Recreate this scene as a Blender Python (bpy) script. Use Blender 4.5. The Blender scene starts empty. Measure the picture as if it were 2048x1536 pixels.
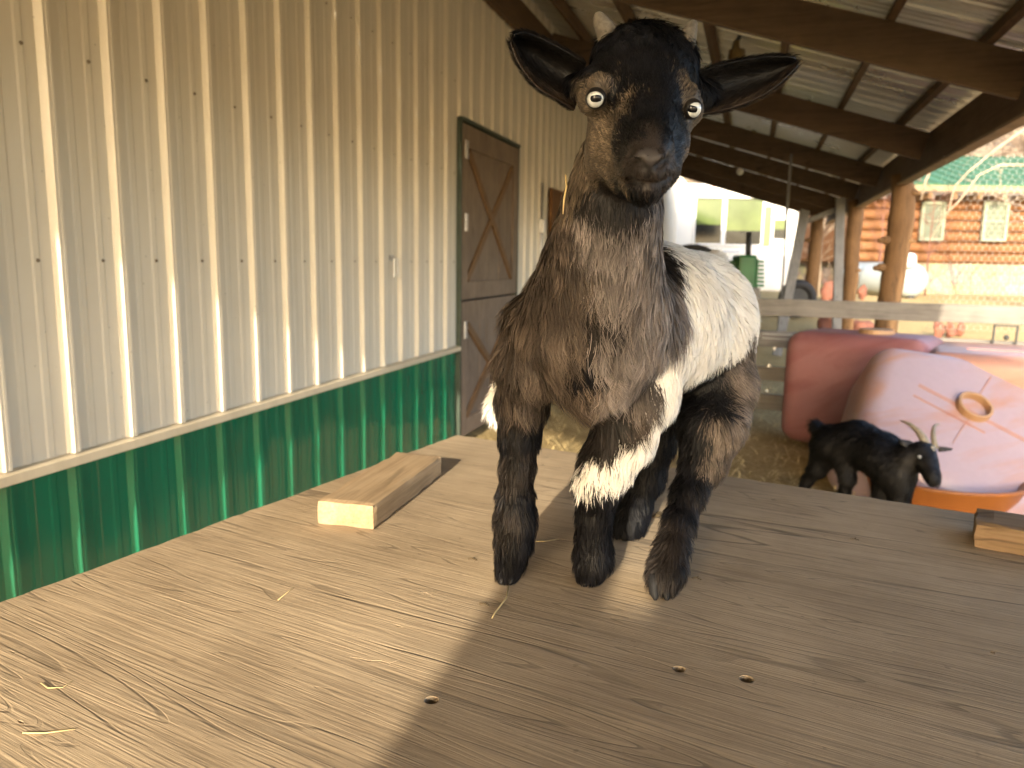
import bpy, bmesh, math, random
import numpy as np
from mathutils import Vector, Matrix, noise
from mathutils.kdtree import KDTree

random.seed(7); RNG = np.random.default_rng(7)
SC = bpy.context.scene
COL = SC.collection
R_ = math.radians

# ------------------------------------------------------------------ camera
EYE = np.array([0.0, 0.0, 1.30])
FPX, PITCH, YAW, ROLL = 1550.0, 0.1601, 0.2966, 0.0164
cy_, sy_, cp_, sp_ = math.cos(YAW), math.sin(YAW), math.cos(PITCH), math.sin(PITCH)
CF = np.array([-sy_*cp_, cy_*cp_, -sp_]); CR = np.array([cy_, sy_, 0.0]); CU = np.cross(CR, CF)
CR, CU = math.cos(ROLL)*CR + math.sin(ROLL)*CU, -math.sin(ROLL)*CR + math.cos(ROLL)*CU
cam_d = bpy.data.cameras.new('camera'); cam = bpy.data.objects.new('camera', cam_d); COL.objects.link(cam)
cam.matrix_world = Matrix(((CR[0], CU[0], -CF[0], EYE[0]), (CR[1], CU[1], -CF[1], EYE[1]), (CR[2], CU[2], -CF[2], EYE[2]), (0, 0, 0, 1)))
cam_d.sensor_width = 36; cam_d.lens = FPX/2048*36
cam_d.clip_start = 0.02; cam_d.clip_end = 600
cam_d.dof.use_dof = True; cam_d.dof.focus_distance = 0.74; cam_d.dof.aperture_fstop = 8.5
SC.camera = cam

# ------------------------------------------------------------------ world, sun, exposure
SUN_EL, SUN_AZ = R_(16.5), R_(-2.0)
w = bpy.data.worlds.new('World'); SC.world = w; w.use_nodes = True
nt = w.node_tree; sky = nt.nodes.new('ShaderNodeTexSky'); sky.sky_type = 'NISHITA'; sky.sun_disc = False
sky.sun_elevation = SUN_EL; sky.sun_rotation = math.pi; sky.air_density = 0.8; sky.dust_density = 2.0; sky.ozone_density = 0.6
bg = nt.nodes['Background']; nt.links.new(sky.outputs[0], bg.inputs[0]); bg.inputs[1].default_value = 0.15
sl = bpy.data.lights.new('sun', 'SUN'); sl.energy = 2.0; sl.angle = R_(0.5); sl.color = (0.92, 0.80, 0.62)
so = bpy.data.objects.new('sun', sl); COL.objects.link(so)
sd = Vector((math.sin(SUN_AZ)*math.cos(SUN_EL), math.cos(SUN_AZ)*math.cos(SUN_EL), -math.sin(SUN_EL)))
so.rotation_euler = sd.to_track_quat('-Z', 'Y').to_euler(); so.location = (0, -6, 6)
SC.view_settings.view_transform = 'Standard'; SC.view_settings.look = 'None'
SC.view_settings.exposure = 2.66; SC.view_settings.gamma = 1.0
SC.cycles.max_bounces = 8; SC.cycles.diffuse_bounces = 5

# ------------------------------------------------------------------ helpers
def at(px, py, dep):                       # a spot measured on the photo, at its own distance
    return EYE + dep*((px-1024)/FPX*CR - (py-768)/FPX*CU + CF)
def atz(px, py, z):
    d = at(px, py, 1.0) - EYE; return EYE + d*((z-EYE[2])/d[2])
def aty(px, py, y):
    d = at(px, py, 1.0) - EYE; return EYE + d*(y/d[1])
def atx(px, py, x):
    d = at(px, py, 1.0) - EYE; return EYE + d*(x/d[0])

def tag(o, label=None, cat=None, group=None, kind=None):
    for k, v in (('label', label), ('category', cat), ('group', group), ('kind', kind)):
        if v: o[k] = v
    return o
def thing(name, loc, label, cat, group=None):
    o = bpy.data.objects.new(name, None); o.empty_display_size = 0.05; COL.objects.link(o); o.location = Vector(loc)
    return tag(o, label, cat, group)
def attach(o, parent):
    o.parent = parent
    if parent.type == 'EMPTY':
        o.matrix_parent_inverse = Matrix.Translation(parent.location).inverted()
    return o
def link_mesh(name, verts, faces, mat, parent=None, smooth=False, bevel=0, seg=2):
    me = bpy.data.meshes.new(name); me.from_pydata([tuple(map(float, v)) for v in verts], [], [tuple(map(int, f)) for f in faces]); me.update()
    if smooth: me.polygons.foreach_set('use_smooth', [True]*len(me.polygons))
    if mat: me.materials.append(mat)
    o = bpy.data.objects.new(name, me); COL.objects.link(o)
    if parent: attach(o, parent)
    if bevel:
        b = o.modifiers.new('bevel', 'BEVEL'); b.width = bevel; b.segments = seg; b.limit_method = 'ANGLE'; b.angle_limit = R_(40)
    return o
class MB:
    def __init__(s): s.v = []; s.f = []
    def add(s, vs, fs):
        n = len(s.v); s.v += [np.asarray(p, float) for p in vs]; s.f += [[i+n for i in f] for f in fs]; return s
    def box(s, c, size, ax=None):          # ax: rows = local x, y, z axes
        ax = np.eye(3) if ax is None else np.asarray(ax, float)
        c = np.asarray(c, float); h = np.asarray(size, float)/2
        vs = [c + ax[0]*h[0]*a + ax[1]*h[1]*b + ax[2]*h[2]*d for a in (-1, 1) for b in (-1, 1) for d in (-1, 1)]
        return s.add(vs, [(0, 1, 3, 2), (4, 6, 7, 5), (0, 4, 5, 1), (2, 3, 7, 6), (0, 2, 6, 4), (1, 5, 7, 3)])
    def bar(s, p0, p1, wd, ht, up=(0, 0, 1)):
        p0, p1 = np.asarray(p0, float), np.asarray(p1, float); d = p1-p0; L = np.linalg.norm(d); d /= L
        x = np.cross(d, up); x /= np.linalg.norm(x); z = np.cross(x, d)
        return s.box((p0+p1)/2, (wd, L, ht), (x, d, z))
    def tube(s, pts, rad, n=8, cap=True):
        pts = [np.asarray(p, float) for p in pts]; rad = [rad]*len(pts) if np.isscalar(rad) else rad
        vs = []; fs = []; prev = None
        for i, p in enumerate(pts):
            d = pts[min(i+1, len(pts)-1)] - pts[max(i-1, 0)]; d = d/(np.linalg.norm(d)+1e-12)
            x = (np.cross(d, (0, 0, 1)) if abs(d[2]) < .95 else np.cross(d, (0, 1, 0))) if prev is None else prev - d*np.dot(prev, d)
            x = x/np.linalg.norm(x); prev = x; y = np.cross(d, x)
            vs += [p + rad[i]*(math.cos(2*math.pi*k/n)*x + math.sin(2*math.pi*k/n)*y) for k in range(n)]
        for i in range(len(pts)-1):
            fs += [(i*n+k, i*n+(k+1) % n, (i+1)*n+(k+1) % n, (i+1)*n+k) for k in range(n)]
        if cap: fs += [list(range(n))[::-1], list(range((len(pts)-1)*n, len(pts)*n))]
        return s.add(vs, fs)
    def disc_prism(s, c, axis, r, h, n=16):
        c = np.asarray(c, float); a = np.asarray(axis, float); a = a/np.linalg.norm(a)
        return s.tube([c, c+a*h], [r, r], n)
    def ball(s, c, r, n=14, m=8, ax=None):
        ax = np.eye(3) if ax is None else np.asarray(ax, float); r = (r, r, r) if np.isscalar(r) else r
        vs = []; fs = []
        for i in range(m+1):
            t = math.pi*i/m
            for k in range(n):
                p = 2*math.pi*k/n
                q = np.array([math.sin(t)*math.cos(p)*r[0], math.sin(t)*math.sin(p)*r[1], math.cos(t)*r[2]])
                vs.append(np.asarray(c) + q @ ax)
        for i in range(m): fs += [(i*n+k, (i+1)*n+k, (i+1)*n+(k+1) % n, i*n+(k+1) % n) for k in range(n)]
        return s.add(vs, fs)
    def build(s, name, mat, parent=None, smooth=False, bevel=0, seg=2):
        return link_mesh(name, s.v, s.f, mat, parent, smooth, bevel, seg)

# ------------------------------------------------------------------ materials
def new_mat(name):
    m = bpy.data.materials.new(name); m.use_nodes = True; t = m.node_tree
    return m, t, t.nodes['Principled BSDF']
def N(t, typ, **kw):
    n = t.nodes.new(typ)
    for k, v in kw.items():
        if k in n.inputs.keys(): n.inputs[k].default_value = v
        else: setattr(n, k, v)
    return n
def ramp(t, fac, stops):
    r = t.nodes.new('ShaderNodeValToRGB'); e = r.color_ramp.elements
    while len(e) < len(stops): e.new(0.5)
    for q, (p, c) in zip(e, stops): q.position = p; q.color = (*c, 1) if len(c) == 3 else c
    t.links.new(fac, r.inputs[0]); return r.outputs[0]
def coords(t, scale=(1, 1, 1), rot=(0, 0, 0), loc=(0, 0, 0)):
    c = t.nodes.new('ShaderNodeTexCoord'); m = t.nodes.new('ShaderNodeMapping')
    # rotate first, then stretch
    m.vector_type = 'POINT'; m.inputs['Rotation'].default_value = rot; m.inputs['Location'].default_value = loc
    t.links.new(c.outputs['Object'], m.inputs[0])
    v = N(t, 'ShaderNodeVectorMath', operation='MULTIPLY'); v.inputs[1].default_value = scale
    t.links.new(m.outputs[0], v.inputs[0]); return v.outputs[0]
def noise_tex(t, vec, scale=1.0, detail=4, rough=0.55, dist=0.0):
    n = N(t, 'ShaderNodeTexNoise'); n.inputs['Scale'].default_value = scale; n.inputs['Detail'].default_value = detail
    n.inputs['Roughness'].default_value = rough; n.inputs['Distortion'].default_value = dist
    t.links.new(vec, n.inputs['Vector']); return n.outputs['Fac']
def mixc(t, fac, a, b, mode='MIX'):
    m = t.nodes.new('ShaderNodeMix'); m.data_type = 'RGBA'; m.blend_type = mode
    for s, v in ((m.inputs[0], fac), (m.inputs[6], a), (m.inputs[7], b)):
        if hasattr(v, 'links'): t.links.new(v, s)
        elif isinstance(v, (int, float)): s.default_value = v
        else: s.default_value = (*v, 1)
    return m.outputs[2]
def bump(t, p, h, strength=0.3, dist=0.002):
    b = t.nodes.new('ShaderNodeBump'); b.inputs['Strength'].default_value = strength; b.inputs['Distance'].default_value = dist
    t.links.new(h, b.inputs['Height']); t.links.new(b.outputs[0], p.inputs['Normal'])
def plain(name, c, rough=0.6, var=0.18, scale=6.0, metal=0.0, spec=0.4, bumpd=0.0):
    m, t, p = new_mat(name)
    n = noise_tex(t, coords(t), scale, 5)
    t.links.new(ramp(t, n, [(0.3, tuple(x*(1-var) for x in c)), (0.7, tuple(min(1, x*(1+var)) for x in c))]), p.inputs['Base Color'])
    p.inputs['Roughness'].default_value = rough; p.inputs['Metallic'].default_value = metal; p.inputs['Specular IOR Level'].default_value = spec
    if bumpd: bump(t, p, noise_tex(t, coords(t), scale*8, 4), 0.6, bumpd)
    return m
def wood(name, dark, mid, light, rot=(0, 0, 0), axis=0, fine=1.0, rough=0.8, blotch=0.35, cracks=True, bd=0.0012, rings=0.0):
    """weathered timber; axis = direction the grain runs in after rot"""
    m, t, p = new_mat(name)
    def sc(al, ac): s = [ac]*3; s[axis] = al; return tuple(x*fine for x in s)
    g1 = noise_tex(t, coords(t, sc(1.6, 34), rot), 1, 5, 0.6, 0.35)
    g2 = noise_tex(t, coords(t, sc(9, 260), rot), 1, 3, 0.7)
    g3 = noise_tex(t, coords(t, sc(0.8, 9), rot, (3.1, 1.7, 0)), 1, 3, 0.5, 0.6)
    col = ramp(t, g1, [(0.30, dark), (0.47, mid), (0.68, light)])
    col = mixc(t, 0.5, col, ramp(t, g2, [(0.3, tuple(x*0.62 for x in mid)), (0.6, light)]), 'MIX')
    b = noise_tex(t, coords(t, (4, 4, 4)), 1, 5, 0.65)
    col = mixc(t, blotch, col, ramp(t, b, [(0.35, tuple(x*0.72 for x in mid)), (0.62, light)]))
    g4 = noise_tex(t, coords(t, sc(2.6, 95), rot, (7, 3, 0)), 1, 4, 0.65, 0.5)
    col = mixc(t, 0.32, col, mixc(t, 1.0, col, ramp(t, g4, [(0.36, (0.55, 0.52, 0.48)), (0.52, (1, 1, 1))]), 'MULTIPLY'))
    h = mixc(t, 0.5, mixc(t, 0.5, g1, g4), g2)
    if cracks:
        k = ramp(t, g3, [(0.485, (1, 1, 1)), (0.5, (0, 0, 0)), (0.515, (1, 1, 1))])
        k2 = ramp(t, noise_tex(t, coords(t, (2, 2, 2)), 1, 2), [(0.48, (1, 1, 1)), (0.6, (0, 0, 0))])
        k = mixc(t, 1.0, k, k2, 'LIGHTEN')
        col = mixc(t, 0.55, col, mixc(t, 1.0, col, k, 'MULTIPLY')); h = mixc(t, 0.7, h, k, 'MULTIPLY')
    if rings:                                            # fine open grain lines, denser in some patches, and small dark specks
        g5 = noise_tex(t, coords(t, sc(0.55, 7.5), rot, (1.3, 9.2, 0)), 1, 2.5, 0.5, 0.25)
        m1 = N(t, 'ShaderNodeMath', operation='MULTIPLY'); m1.inputs[1].default_value = 46.0; t.links.new(g5, m1.inputs[0])
        m2 = N(t, 'ShaderNodeMath', operation='FRACT'); t.links.new(m1.outputs[0], m2.inputs[0])
        ln = ramp(t, m2.outputs[0], [(0.0, (0.25,)*3), (0.07, (0.35,)*3), (0.16, (1,)*3), (0.97, (1,)*3), (1.0, (0.25,)*3)])
        br = ramp(t, noise_tex(t, coords(t, sc(2.2, 30), rot, (4, 4, 0)), 1, 4, 0.6), [(0.44, (1,)*3), (0.58, (0,)*3)])
        ln = mixc(t, 1.0, ln, br, 'LIGHTEN')
        sp = ramp(t, noise_tex(t, coords(t, (70, 70, 70)), 1, 3, 0.6), [(0.66, (1,)*3), (0.74, (0.55,)*3)])
        col = mixc(t, rings, col, mixc(t, 1.0, col, ln, 'MULTIPLY')); col = mixc(t, 0.6, col, mixc(t, 1.0, col, sp, 'MULTIPLY'))
        h = mixc(t, 0.55, h, ln, 'MULTIPLY')
    t.links.new(col, p.inputs['Base Color']); p.inputs['Roughness'].default_value = rough; p.inputs['Specular IOR Level'].default_value = 0.25
    bump(t, p, h, 0.8, bd)
    return m
def metal_paint(name, c, dirt, rough, spots=True, dirt_amt=0.45, spec=0.5):
    m, t, p = new_mat(name)
    s = noise_tex(t, coords(t, (14, 14, 0.9)), 1, 6, 0.65)
    b = noise_tex(t, coords(t, (2.2, 2.2, 2.2)), 1, 5, 0.6)
    col = mixc(t, ramp(t, s, [(0.42, (0, 0, 0)), (0.75, (dirt_amt,)*3)]), c, dirt)
    col = mixc(t, ramp(t, b, [(0.45, (0, 0, 0)), (0.8, (dirt_amt*0.7,)*3)]), col, dirt)
    if spots:
        v = N(t, 'ShaderNodeTexVoronoi'); v.inputs['Scale'].default_value = 16; t.links.new(coords(t), v.inputs['Vector'])
        col = mixc(t, ramp(t, v.outputs['Distance'], [(0.03, (0.55,)*3), (0.065, (0, 0, 0))]), col, tuple(x*0.35 for x in dirt))
    t.links.new(col, p.inputs['Base Color']); p.inputs['Specular IOR Level'].default_value = spec
    t.links.new(ramp(t, b, [(0.3, (rough*0.75,)*3), (0.7, (min(1, rough*1.3),)*3)]), p.inputs['Roughness'])
    return m

M_TAN = metal_paint('tan_siding_paint', (0.62, 0.57, 0.475), (0.47, 0.40, 0.29), 0.42, dirt_amt=0.28)
M_GREEN = metal_paint('green_wainscot_paint', (0.006, 0.125, 0.066), (0.035, 0.05, 0.018), 0.12, spots=False, dirt_amt=0.3, spec=0.7)
M_TRIM = metal_paint('tan_trim_paint', (0.55, 0.47, 0.34), (0.33, 0.27, 0.18), 0.45, spots=False)
M_GALV = metal_paint('galvanized_roofing', (0.60, 0.59, 0.56), (0.40, 0.36, 0.30), 0.30, spots=False, dirt_amt=0.3, spec=0.7)
M_GALV.node_tree.nodes['Principled BSDF'].inputs['Metallic'].default_value = 0.75
M_RAFTER = wood('rafter_timber', (0.050, 0.030, 0.016), (0.088, 0.056, 0.032), (0.13, 0.086, 0.052), axis=0, rough=0.75, bd=0.001)
M_RAFTER_Y = wood('purlin_timber', (0.050, 0.028, 0.012), (0.09, 0.052, 0.025), (0.13, 0.08, 0.042), axis=1, rough=0.75, bd=0.001)
M_DOOR = wood('door_planks', (0.10, 0.072, 0.05), (0.17, 0.125, 0.09), (0.25, 0.19, 0.14), axis=2, rough=0.8)
M_DOORTRIM = wood('door_brace_wood', (0.085, 0.045, 0.02), (0.14, 0.078, 0.036), (0.20, 0.12, 0.06), axis=2, rough=0.75)
TROT = R_(12.0)
M_TABLE = wood('weathered_plywood', (0.235, 0.168, 0.10), (0.352, 0.262, 0.164), (0.435, 0.335, 0.218), rot=(0, 0, TROT), axis=0, fine=1.0, rough=0.85, blotch=0.6, bd=0.0024, rings=0.42)
M_LUMBER = wood('sawn_lumber', (0.20, 0.125, 0.06), (0.33, 0.225, 0.125), (0.42, 0.31, 0.19), rot=(0, 0, R_(-2)), axis=1, rough=0.8)
M_GRAYX = wood('grey_rail_wood', (0.085, 0.077, 0.066), (0.155, 0.143, 0.126), (0.235, 0.218, 0.195), axis=0, rough=0.9)
M_GRAYZ = wood('grey_post_wood', (0.09, 0.087, 0.08), (0.155, 0.15, 0.142), (0.23, 0.222, 0.21), axis=2, rough=0.9)
M_LOG = wood('peeled_log_wood', (0.055, 0.027, 0.011), (0.125, 0.066, 0.028), (0.20, 0.115, 0.052), axis=2, rough=0.8, bd=0.004)
M_CABIN = wood('stained_log_wood', (0.085, 0.034, 0.012), (0.15, 0.064, 0.023), (0.195, 0.092, 0.038), axis=0, rough=0.7, fine=0.5)
M_SCREW = plain('screw_head_metal', (0.20, 0.16, 0.11), 0.5, 0.2, 40, 0.6)
M_STEEL = plain('bare_steel', (0.42, 0.42, 0.42), 0.4, 0.15, 20, 0.8)
M_WHITE = plain('white_paint', (0.62, 0.62, 0.60), 0.45, 0.04, 2)
M_BLACK = plain('black_rubber', (0.02, 0.02, 0.022), 0.75, 0.25, 8)
M_TRACTOR = plain('green_tractor_paint', (0.025, 0.13, 0.035), 0.35, 0.15, 5)
M_DARK = plain('dark_iron', (0.03, 0.03, 0.03), 0.6, 0.25, 8)
M_ROOFGREEN = plain('green_metal_roof', (0.035, 0.105, 0.05), 0.75, 0.12, 1.5)
M_REDROCK = plain('reddish_sandstone', (0.16, 0.062, 0.04), 0.85, 0.22, 6, bumpd=0.01)
M_YELLOW = plain('yellow_plastic', (0.75, 0.72, 0.03), 0.5, 0.05, 5)
M_BRUSH = plain('bare_twig_bark', (0.15, 0.11, 0.08), 0.9, 0.25, 9)
M_BRANCH = plain('pale_bare_branch', (0.27, 0.21, 0.15), 0.9, 0.2, 6)
M_STRAW = plain('dry_straw', (0.62, 0.47, 0.22), 0.7, 0.25, 30)
M_HOOF = plain('dark_hoof_horn', (0.012, 0.012, 0.013), 0.6, 0.3, 60, spec=0.2)
M_FOIL = plain('grey_green_blinds', (0.10, 0.115, 0.08), 0.3, 0.2, 3)
M_DUNG = plain('dry_mud', (0.07, 0.048, 0.022), 0.95, 0.35, 60, bumpd=0.002)
M_GLASS, _t, _p = new_mat('green_reflection_glass')
_n = noise_tex(_t, coords(_t, (1, 1, 1)), 1.2, 3)
_t.links.new(ramp(_t, _n, [(0.35, (0.045, 0.065, 0.018)), (0.65, (0.085, 0.115, 0.035))]), _p.inputs['Base Color']); _p.inputs['Roughness'].default_value = 0.12  # mottled green reflection put into the glass colour
M_GLASSDARK = plain('dark_window_glass', (0.012, 0.013, 0.012), 0.12, 0.3, 3)
# poly tanks
def poly_tank(name, c, stain, rough=0.4):
    m, t, p = new_mat(name)
    s = noise_tex(t, coords(t, (1.2, 1.2, 5), (0.3, 0.4, 0.2)), 1, 5, 0.6, 0.8)
    col = mixc(t, ramp(t, s, [(0.46, (0, 0, 0)), (0.66, (0.85,)*3)]), c, stain)
    f = noise_tex(t, coords(t, (18, 18, 18)), 1, 5, 0.7)
    col = mixc(t, ramp(t, f, [(0.4, (0, 0, 0)), (0.8, (0.35,)*3)]), col, tuple(x*0.75 for x in c))
    t.links.new(col, p.inputs['Base Color']); p.inputs['Roughness'].default_value = rough
    p.inputs['Subsurface Weight'].default_value = 0.15; p.inputs['Subsurface Radius'].default_value = (0.05, 0.02, 0.01); p.inputs['Subsurface Scale'].default_value = 0.3
    return m
M_TANKPALE = poly_tank('faded_poly_plastic', (0.335, 0.25, 0.265), (0.36, 0.17, 0.10))
M_TANKRED = poly_tank('red_poly_plastic', (0.27, 0.12, 0.118), (0.19, 0.06, 0.055), 0.5)
M_TANKPEACH = poly_tank('peach_poly_plastic', (0.36, 0.19, 0.14), (0.28, 0.10, 0.06))
M_RING = plain('tan_filler_plastic', (0.34, 0.20, 0.10), 0.5, 0.15, 10)
# ground: trodden straw near, dry grass far
M_GROUND, _t, _p = new_mat('straw_covered_ground')
a = noise_tex(_t, coords(_t), 1.1, 6, 0.6); b = noise_tex(_t, coords(_t, (28, 60, 30), (0, 0, 0.6)), 1, 4, 0.7); c = noise_tex(_t, coords(_t, (60, 24, 30), (0, 0, 0.2)), 1, 4, 0.7)
col = ramp(_t, a, [(0.3, (0.30, 0.205, 0.085)), (0.7, (0.50, 0.37, 0.17))])
col = mixc(_t, 0.5, col, ramp(_t, mixc(_t, 0.5, b, c, 'LIGHTEN'), [(0.38, (0.15, 0.095, 0.04)), (0.68, (0.62, 0.49, 0.25))]))
_t.links.new(col, _p.inputs['Base Color']); _p.inputs['Roughness'].default_value = 0.95; _p.inputs['Specular IOR Level'].default_value = 0.1
bump(_t, _p, mixc(_t, 0.5, b, c), 1.0, 0.02)
M_HILL, _t, _p = new_mat('dry_brush_hillside')
a = noise_tex(_t, coords(_t), 0.35, 8, 0.7)
_t.links.new(ramp(_t, a, [(0.38, (0.07, 0.052, 0.035)), (0.5, (0.15, 0.11, 0.065)), (0.62, (0.25, 0.19, 0.11))]), _p.inputs['Base Color']); _p.inputs['Roughness'].default_value = 1.0
# stone foundation
M_STONE, _t, _p = new_mat('field_stone_masonry')
v = N(_t, 'ShaderNodeTexVoronoi'); v.inputs['Scale'].default_value = 3.6; _t.links.new(coords(_t), v.inputs['Vector'])
v2 = N(_t, 'ShaderNodeTexVoronoi', feature='DISTANCE_TO_EDGE'); v2.inputs['Scale'].default_value = 3.6; _t.links.new(coords(_t), v2.inputs['Vector'])
col = mixc(_t, 0.4, (0.24, 0.185, 0.12), mixc(_t, 0.5, (0.24, 0.19, 0.13), v.outputs['Color'], 'SOFT_LIGHT'))
col = mixc(_t, ramp(_t, v2.outputs['Distance'], [(0.02, (0.8,)*3), (0.08, (0, 0, 0))]), col, (0.13, 0.105, 0.075))
_t.links.new(col, _p.inputs['Base Color']); _p.inputs['Roughness'].default_value = 0.9
bump(_t, _p, v2.outputs['Distance'], 1.0, 0.05)

# ------------------------------------------------------------------ ground and hill
def gz(x, y):
    d = -0.289*x + 0.944*y
    s = min(max((d-8.5)/9.5, 0), 1); s = s*s*(3-2*s)
    h = 0.62*s
    if d > 24: h += 0.10*(d-24) + 0.30*max(0, d-34)
    return h
def ground_sheet():
    vs = []; fs = []
    xs = np.concatenate([np.linspace(-160, -8, 16), np.linspace(-7, 14, 64), np.linspace(15, 170, 18)])
    ys = np.concatenate([np.linspace(-120, -8, 12), np.linspace(-7, 26, 90), np.linspace(27, 38, 10)])
    for y in ys:
        for x in xs:
            n = 0.03*noise.noise(Vector((x*1.3, y*1.3, 0))) + 0.012*noise.noise(Vector((x*5, y*5, 3)))
            vs.append((x, y, gz(x, y)+n-0.03))
    nx = len(xs)
    for j in range(len(ys)-1):
        for i in range(nx-1): fs.append((j*nx+i, j*nx+i+1, (j+1)*nx+i+1, (j+1)*nx+i))
    tag(link_mesh('ground', vs, fs, M_GROUND, smooth=True), kind='structure')
    vs = []; fs = []
    xs = np.linspace(-170, 200, 90); ys = np.linspace(38, 150, 40)
    for y in ys:
        for x in xs:
            n = 1.2*noise.noise(Vector((x*.08, y*.08, 0))) + 0.5*noise.noise(Vector((x*.3, y*.3, 5)))
            vs.append((x, y, gz(x, y) + n*min(1, (y-38)/8) - 0.03))
    nx = len(xs)
    for j in range(len(ys)-1):
        for i in range(nx-1): fs.append((j*nx+i, j*nx+i+1, (j+1)*nx+i+1, (j+1)*nx+i))
    tag(link_mesh('hillside', vs, fs, M_HILL, smooth=True), kind='structure')
ground_sheet()
def straw_litter():
    mb = MB()
    spots = []
    for _ in range(5200): spots.append((random.uniform(-1.85, 1.7), random.uniform(2.0, 8.5)))
    for x, y in spots:
        L = random.uniform(0.05, 0.16); a = random.uniform(0, math.tau); e = random.gauss(0, 0.18); wd = random.uniform(0.0015, 0.0035)
        d = np.array([math.cos(a)*math.cos(e), math.sin(a)*math.cos(e), math.sin(e)]); p = np.array([x, y, gz(x, y)+random.uniform(-0.01, 0.03)])
        s = np.array([-math.sin(a), math.cos(a), 0])*wd; k = np.array([0, 0, random.uniform(0.0, 0.02)])
        mb.add([p-d*L/2-s, p-d*L/2+s, p+k+s, p+k-s, p+d*L/2+s, p+d*L/2-s], [(0, 1, 2, 3), (3, 2, 4, 5)])
    tag(mb.build('straw', M_STRAW), 'loose golden straw strewn over the pen floor', 'straw', kind='stuff')
straw_litter()

# ------------------------------------------------------------------ barn wall
WX = -1.94
PITCHR = 0.2301; RIB0 = 1.800
def rib_profile(y0, y1):
    pts = []
    k0 = int(math.floor((y0-RIB0)/PITCHR)); k1 = int(math.ceil((y1-RIB0)/PITCHR))
    for k in range(k0, k1+1):
        c = RIB0 + k*PITCHR
        pts += [(c-0.0235, 0), (c-0.0105, 0.0195), (c-0.004, 0.0195), (c-0.0025, 0.0180), (c, 0.0180), (c+0.0015, 0.0195), (c+0.0105, 0.0195), (c+0.0235, 0)]
        for q in (1/3, 2/3):
            m = c + PITCHR*q; pts += [(m-0.016, 0), (m-0.009, 0.0024), (m+0.009, 0.0024), (m+0.016, 0)]
    return [(y, x) for y, x in pts if y0 <= y <= y1]
def sheet(y0, y1, z0, z1, nz, wob, dx=0.0):
    pr = rib_profile(y0, y1); vs = []; fs = []; n = len(pr)
    for j in range(nz+1):
        z = z0 + (z1-z0)*j/nz
        for y, x in pr:
            d = wob*(noise.noise(Vector((y*2.3, z*3.0, 1.7))) + 0.6*noise.noise(Vector((y*7, z*6, 9))))
            vs.append((WX + dx + x + d, y + (wob*0.6*noise.noise(Vector((y*5, z*4, 4)))), z))
    for j in range(nz):
        fs += [(j*n+i, j*n+i+1, (j+1)*n+i+1, (j+1)*n+i) for i in range(n-1)]
    return vs, fs
barn = thing('metal_barn', (WX-0.3, 5, 0), 'tan ribbed metal barn wall with green wainscot and a planked half door', 'barn')
TRZ = 1.30-0.60
DY0, DY1, DZ1 = 5.03, 6.34, 1.30+0.905
def stack(parts):
    V = []; F = []
    for v, f in parts:
        n = len(V); V += v; F += [tuple(i+n for i in q) for q in f]
    return V, F
v, f = stack([sheet(-6, DY0-0.02, TRZ, DZ1+0.02, 9, 0.0005), sheet(DY1+0.02, 26, TRZ, DZ1+0.02, 6, 0.0005), sheet(-6, 26, DZ1+0.02, 3.47, 6, 0.0005)])
link_mesh('siding', v, f, M_TAN, barn)
v, f = stack([sheet(-6, DY0-0.02, -0.05, TRZ-0.03, 22, 0.0050, -0.005), sheet(DY1+0.02, 26, -0.05, TRZ-0.03, 10, 0.003, -0.003)])
link_mesh('wainscot', v, f, M_GREEN, barn, smooth=False)
mb = MB(); mb.box((WX-0.2, 10, 1.72), (0.3, 32.2, 3.44)); mb.build('wall_core', M_DARK, barn)
def trim_strip(y0, y1):
    prof = [(0.0, 0.0), (0.034, -0.008), (0.036, -0.034), (0.0, -0.036)]
    vs = [(WX+a, y, TRZ+b) for y in (y0, y1) for a, b in prof]
    return vs, [(0, 4, 5, 1), (1, 5, 6, 2), (2, 6, 7, 3), (0, 1, 2, 3), (4, 7, 6, 5)]
v, f = stack([trim_strip(-6, DY0-0.02), trim_strip(DY1+0.02, 26)]); link_mesh('trim', v, f, M_TRIM, barn)
# screws: three rows beside the ribs
smb = MB(); smb.tube([(0, 0, 0), (0.004, 0, 0)], [0.0065, 0.006], 10); smb.tube([(0.004, 0, 0), (0.008, 0, 0)], [0.0042, 0.004], 6)
s0 = smb.build('screw', M_SCREW, barn, smooth=False)
first = True
for z, n0, jit in ((1.30-0.026, 0, 0.0), (1.30+0.558, 0, 0.004), (1.30+1.14, 4, 0.004)):
    for k in range(n0, 15):
        y = 1.728 + k*PITCHR + random.uniform(-.004, .004)
        if y > 5.0: continue
        o = s0 if first else s0.copy()
        if not first: COL.objects.link(o); o.parent = barn; o.matrix_parent_inverse = s0.matrix_parent_inverse.copy()
        first = False; o.location = (WX-0.0005, y, z + random.uniform(-jit, jit))
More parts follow.
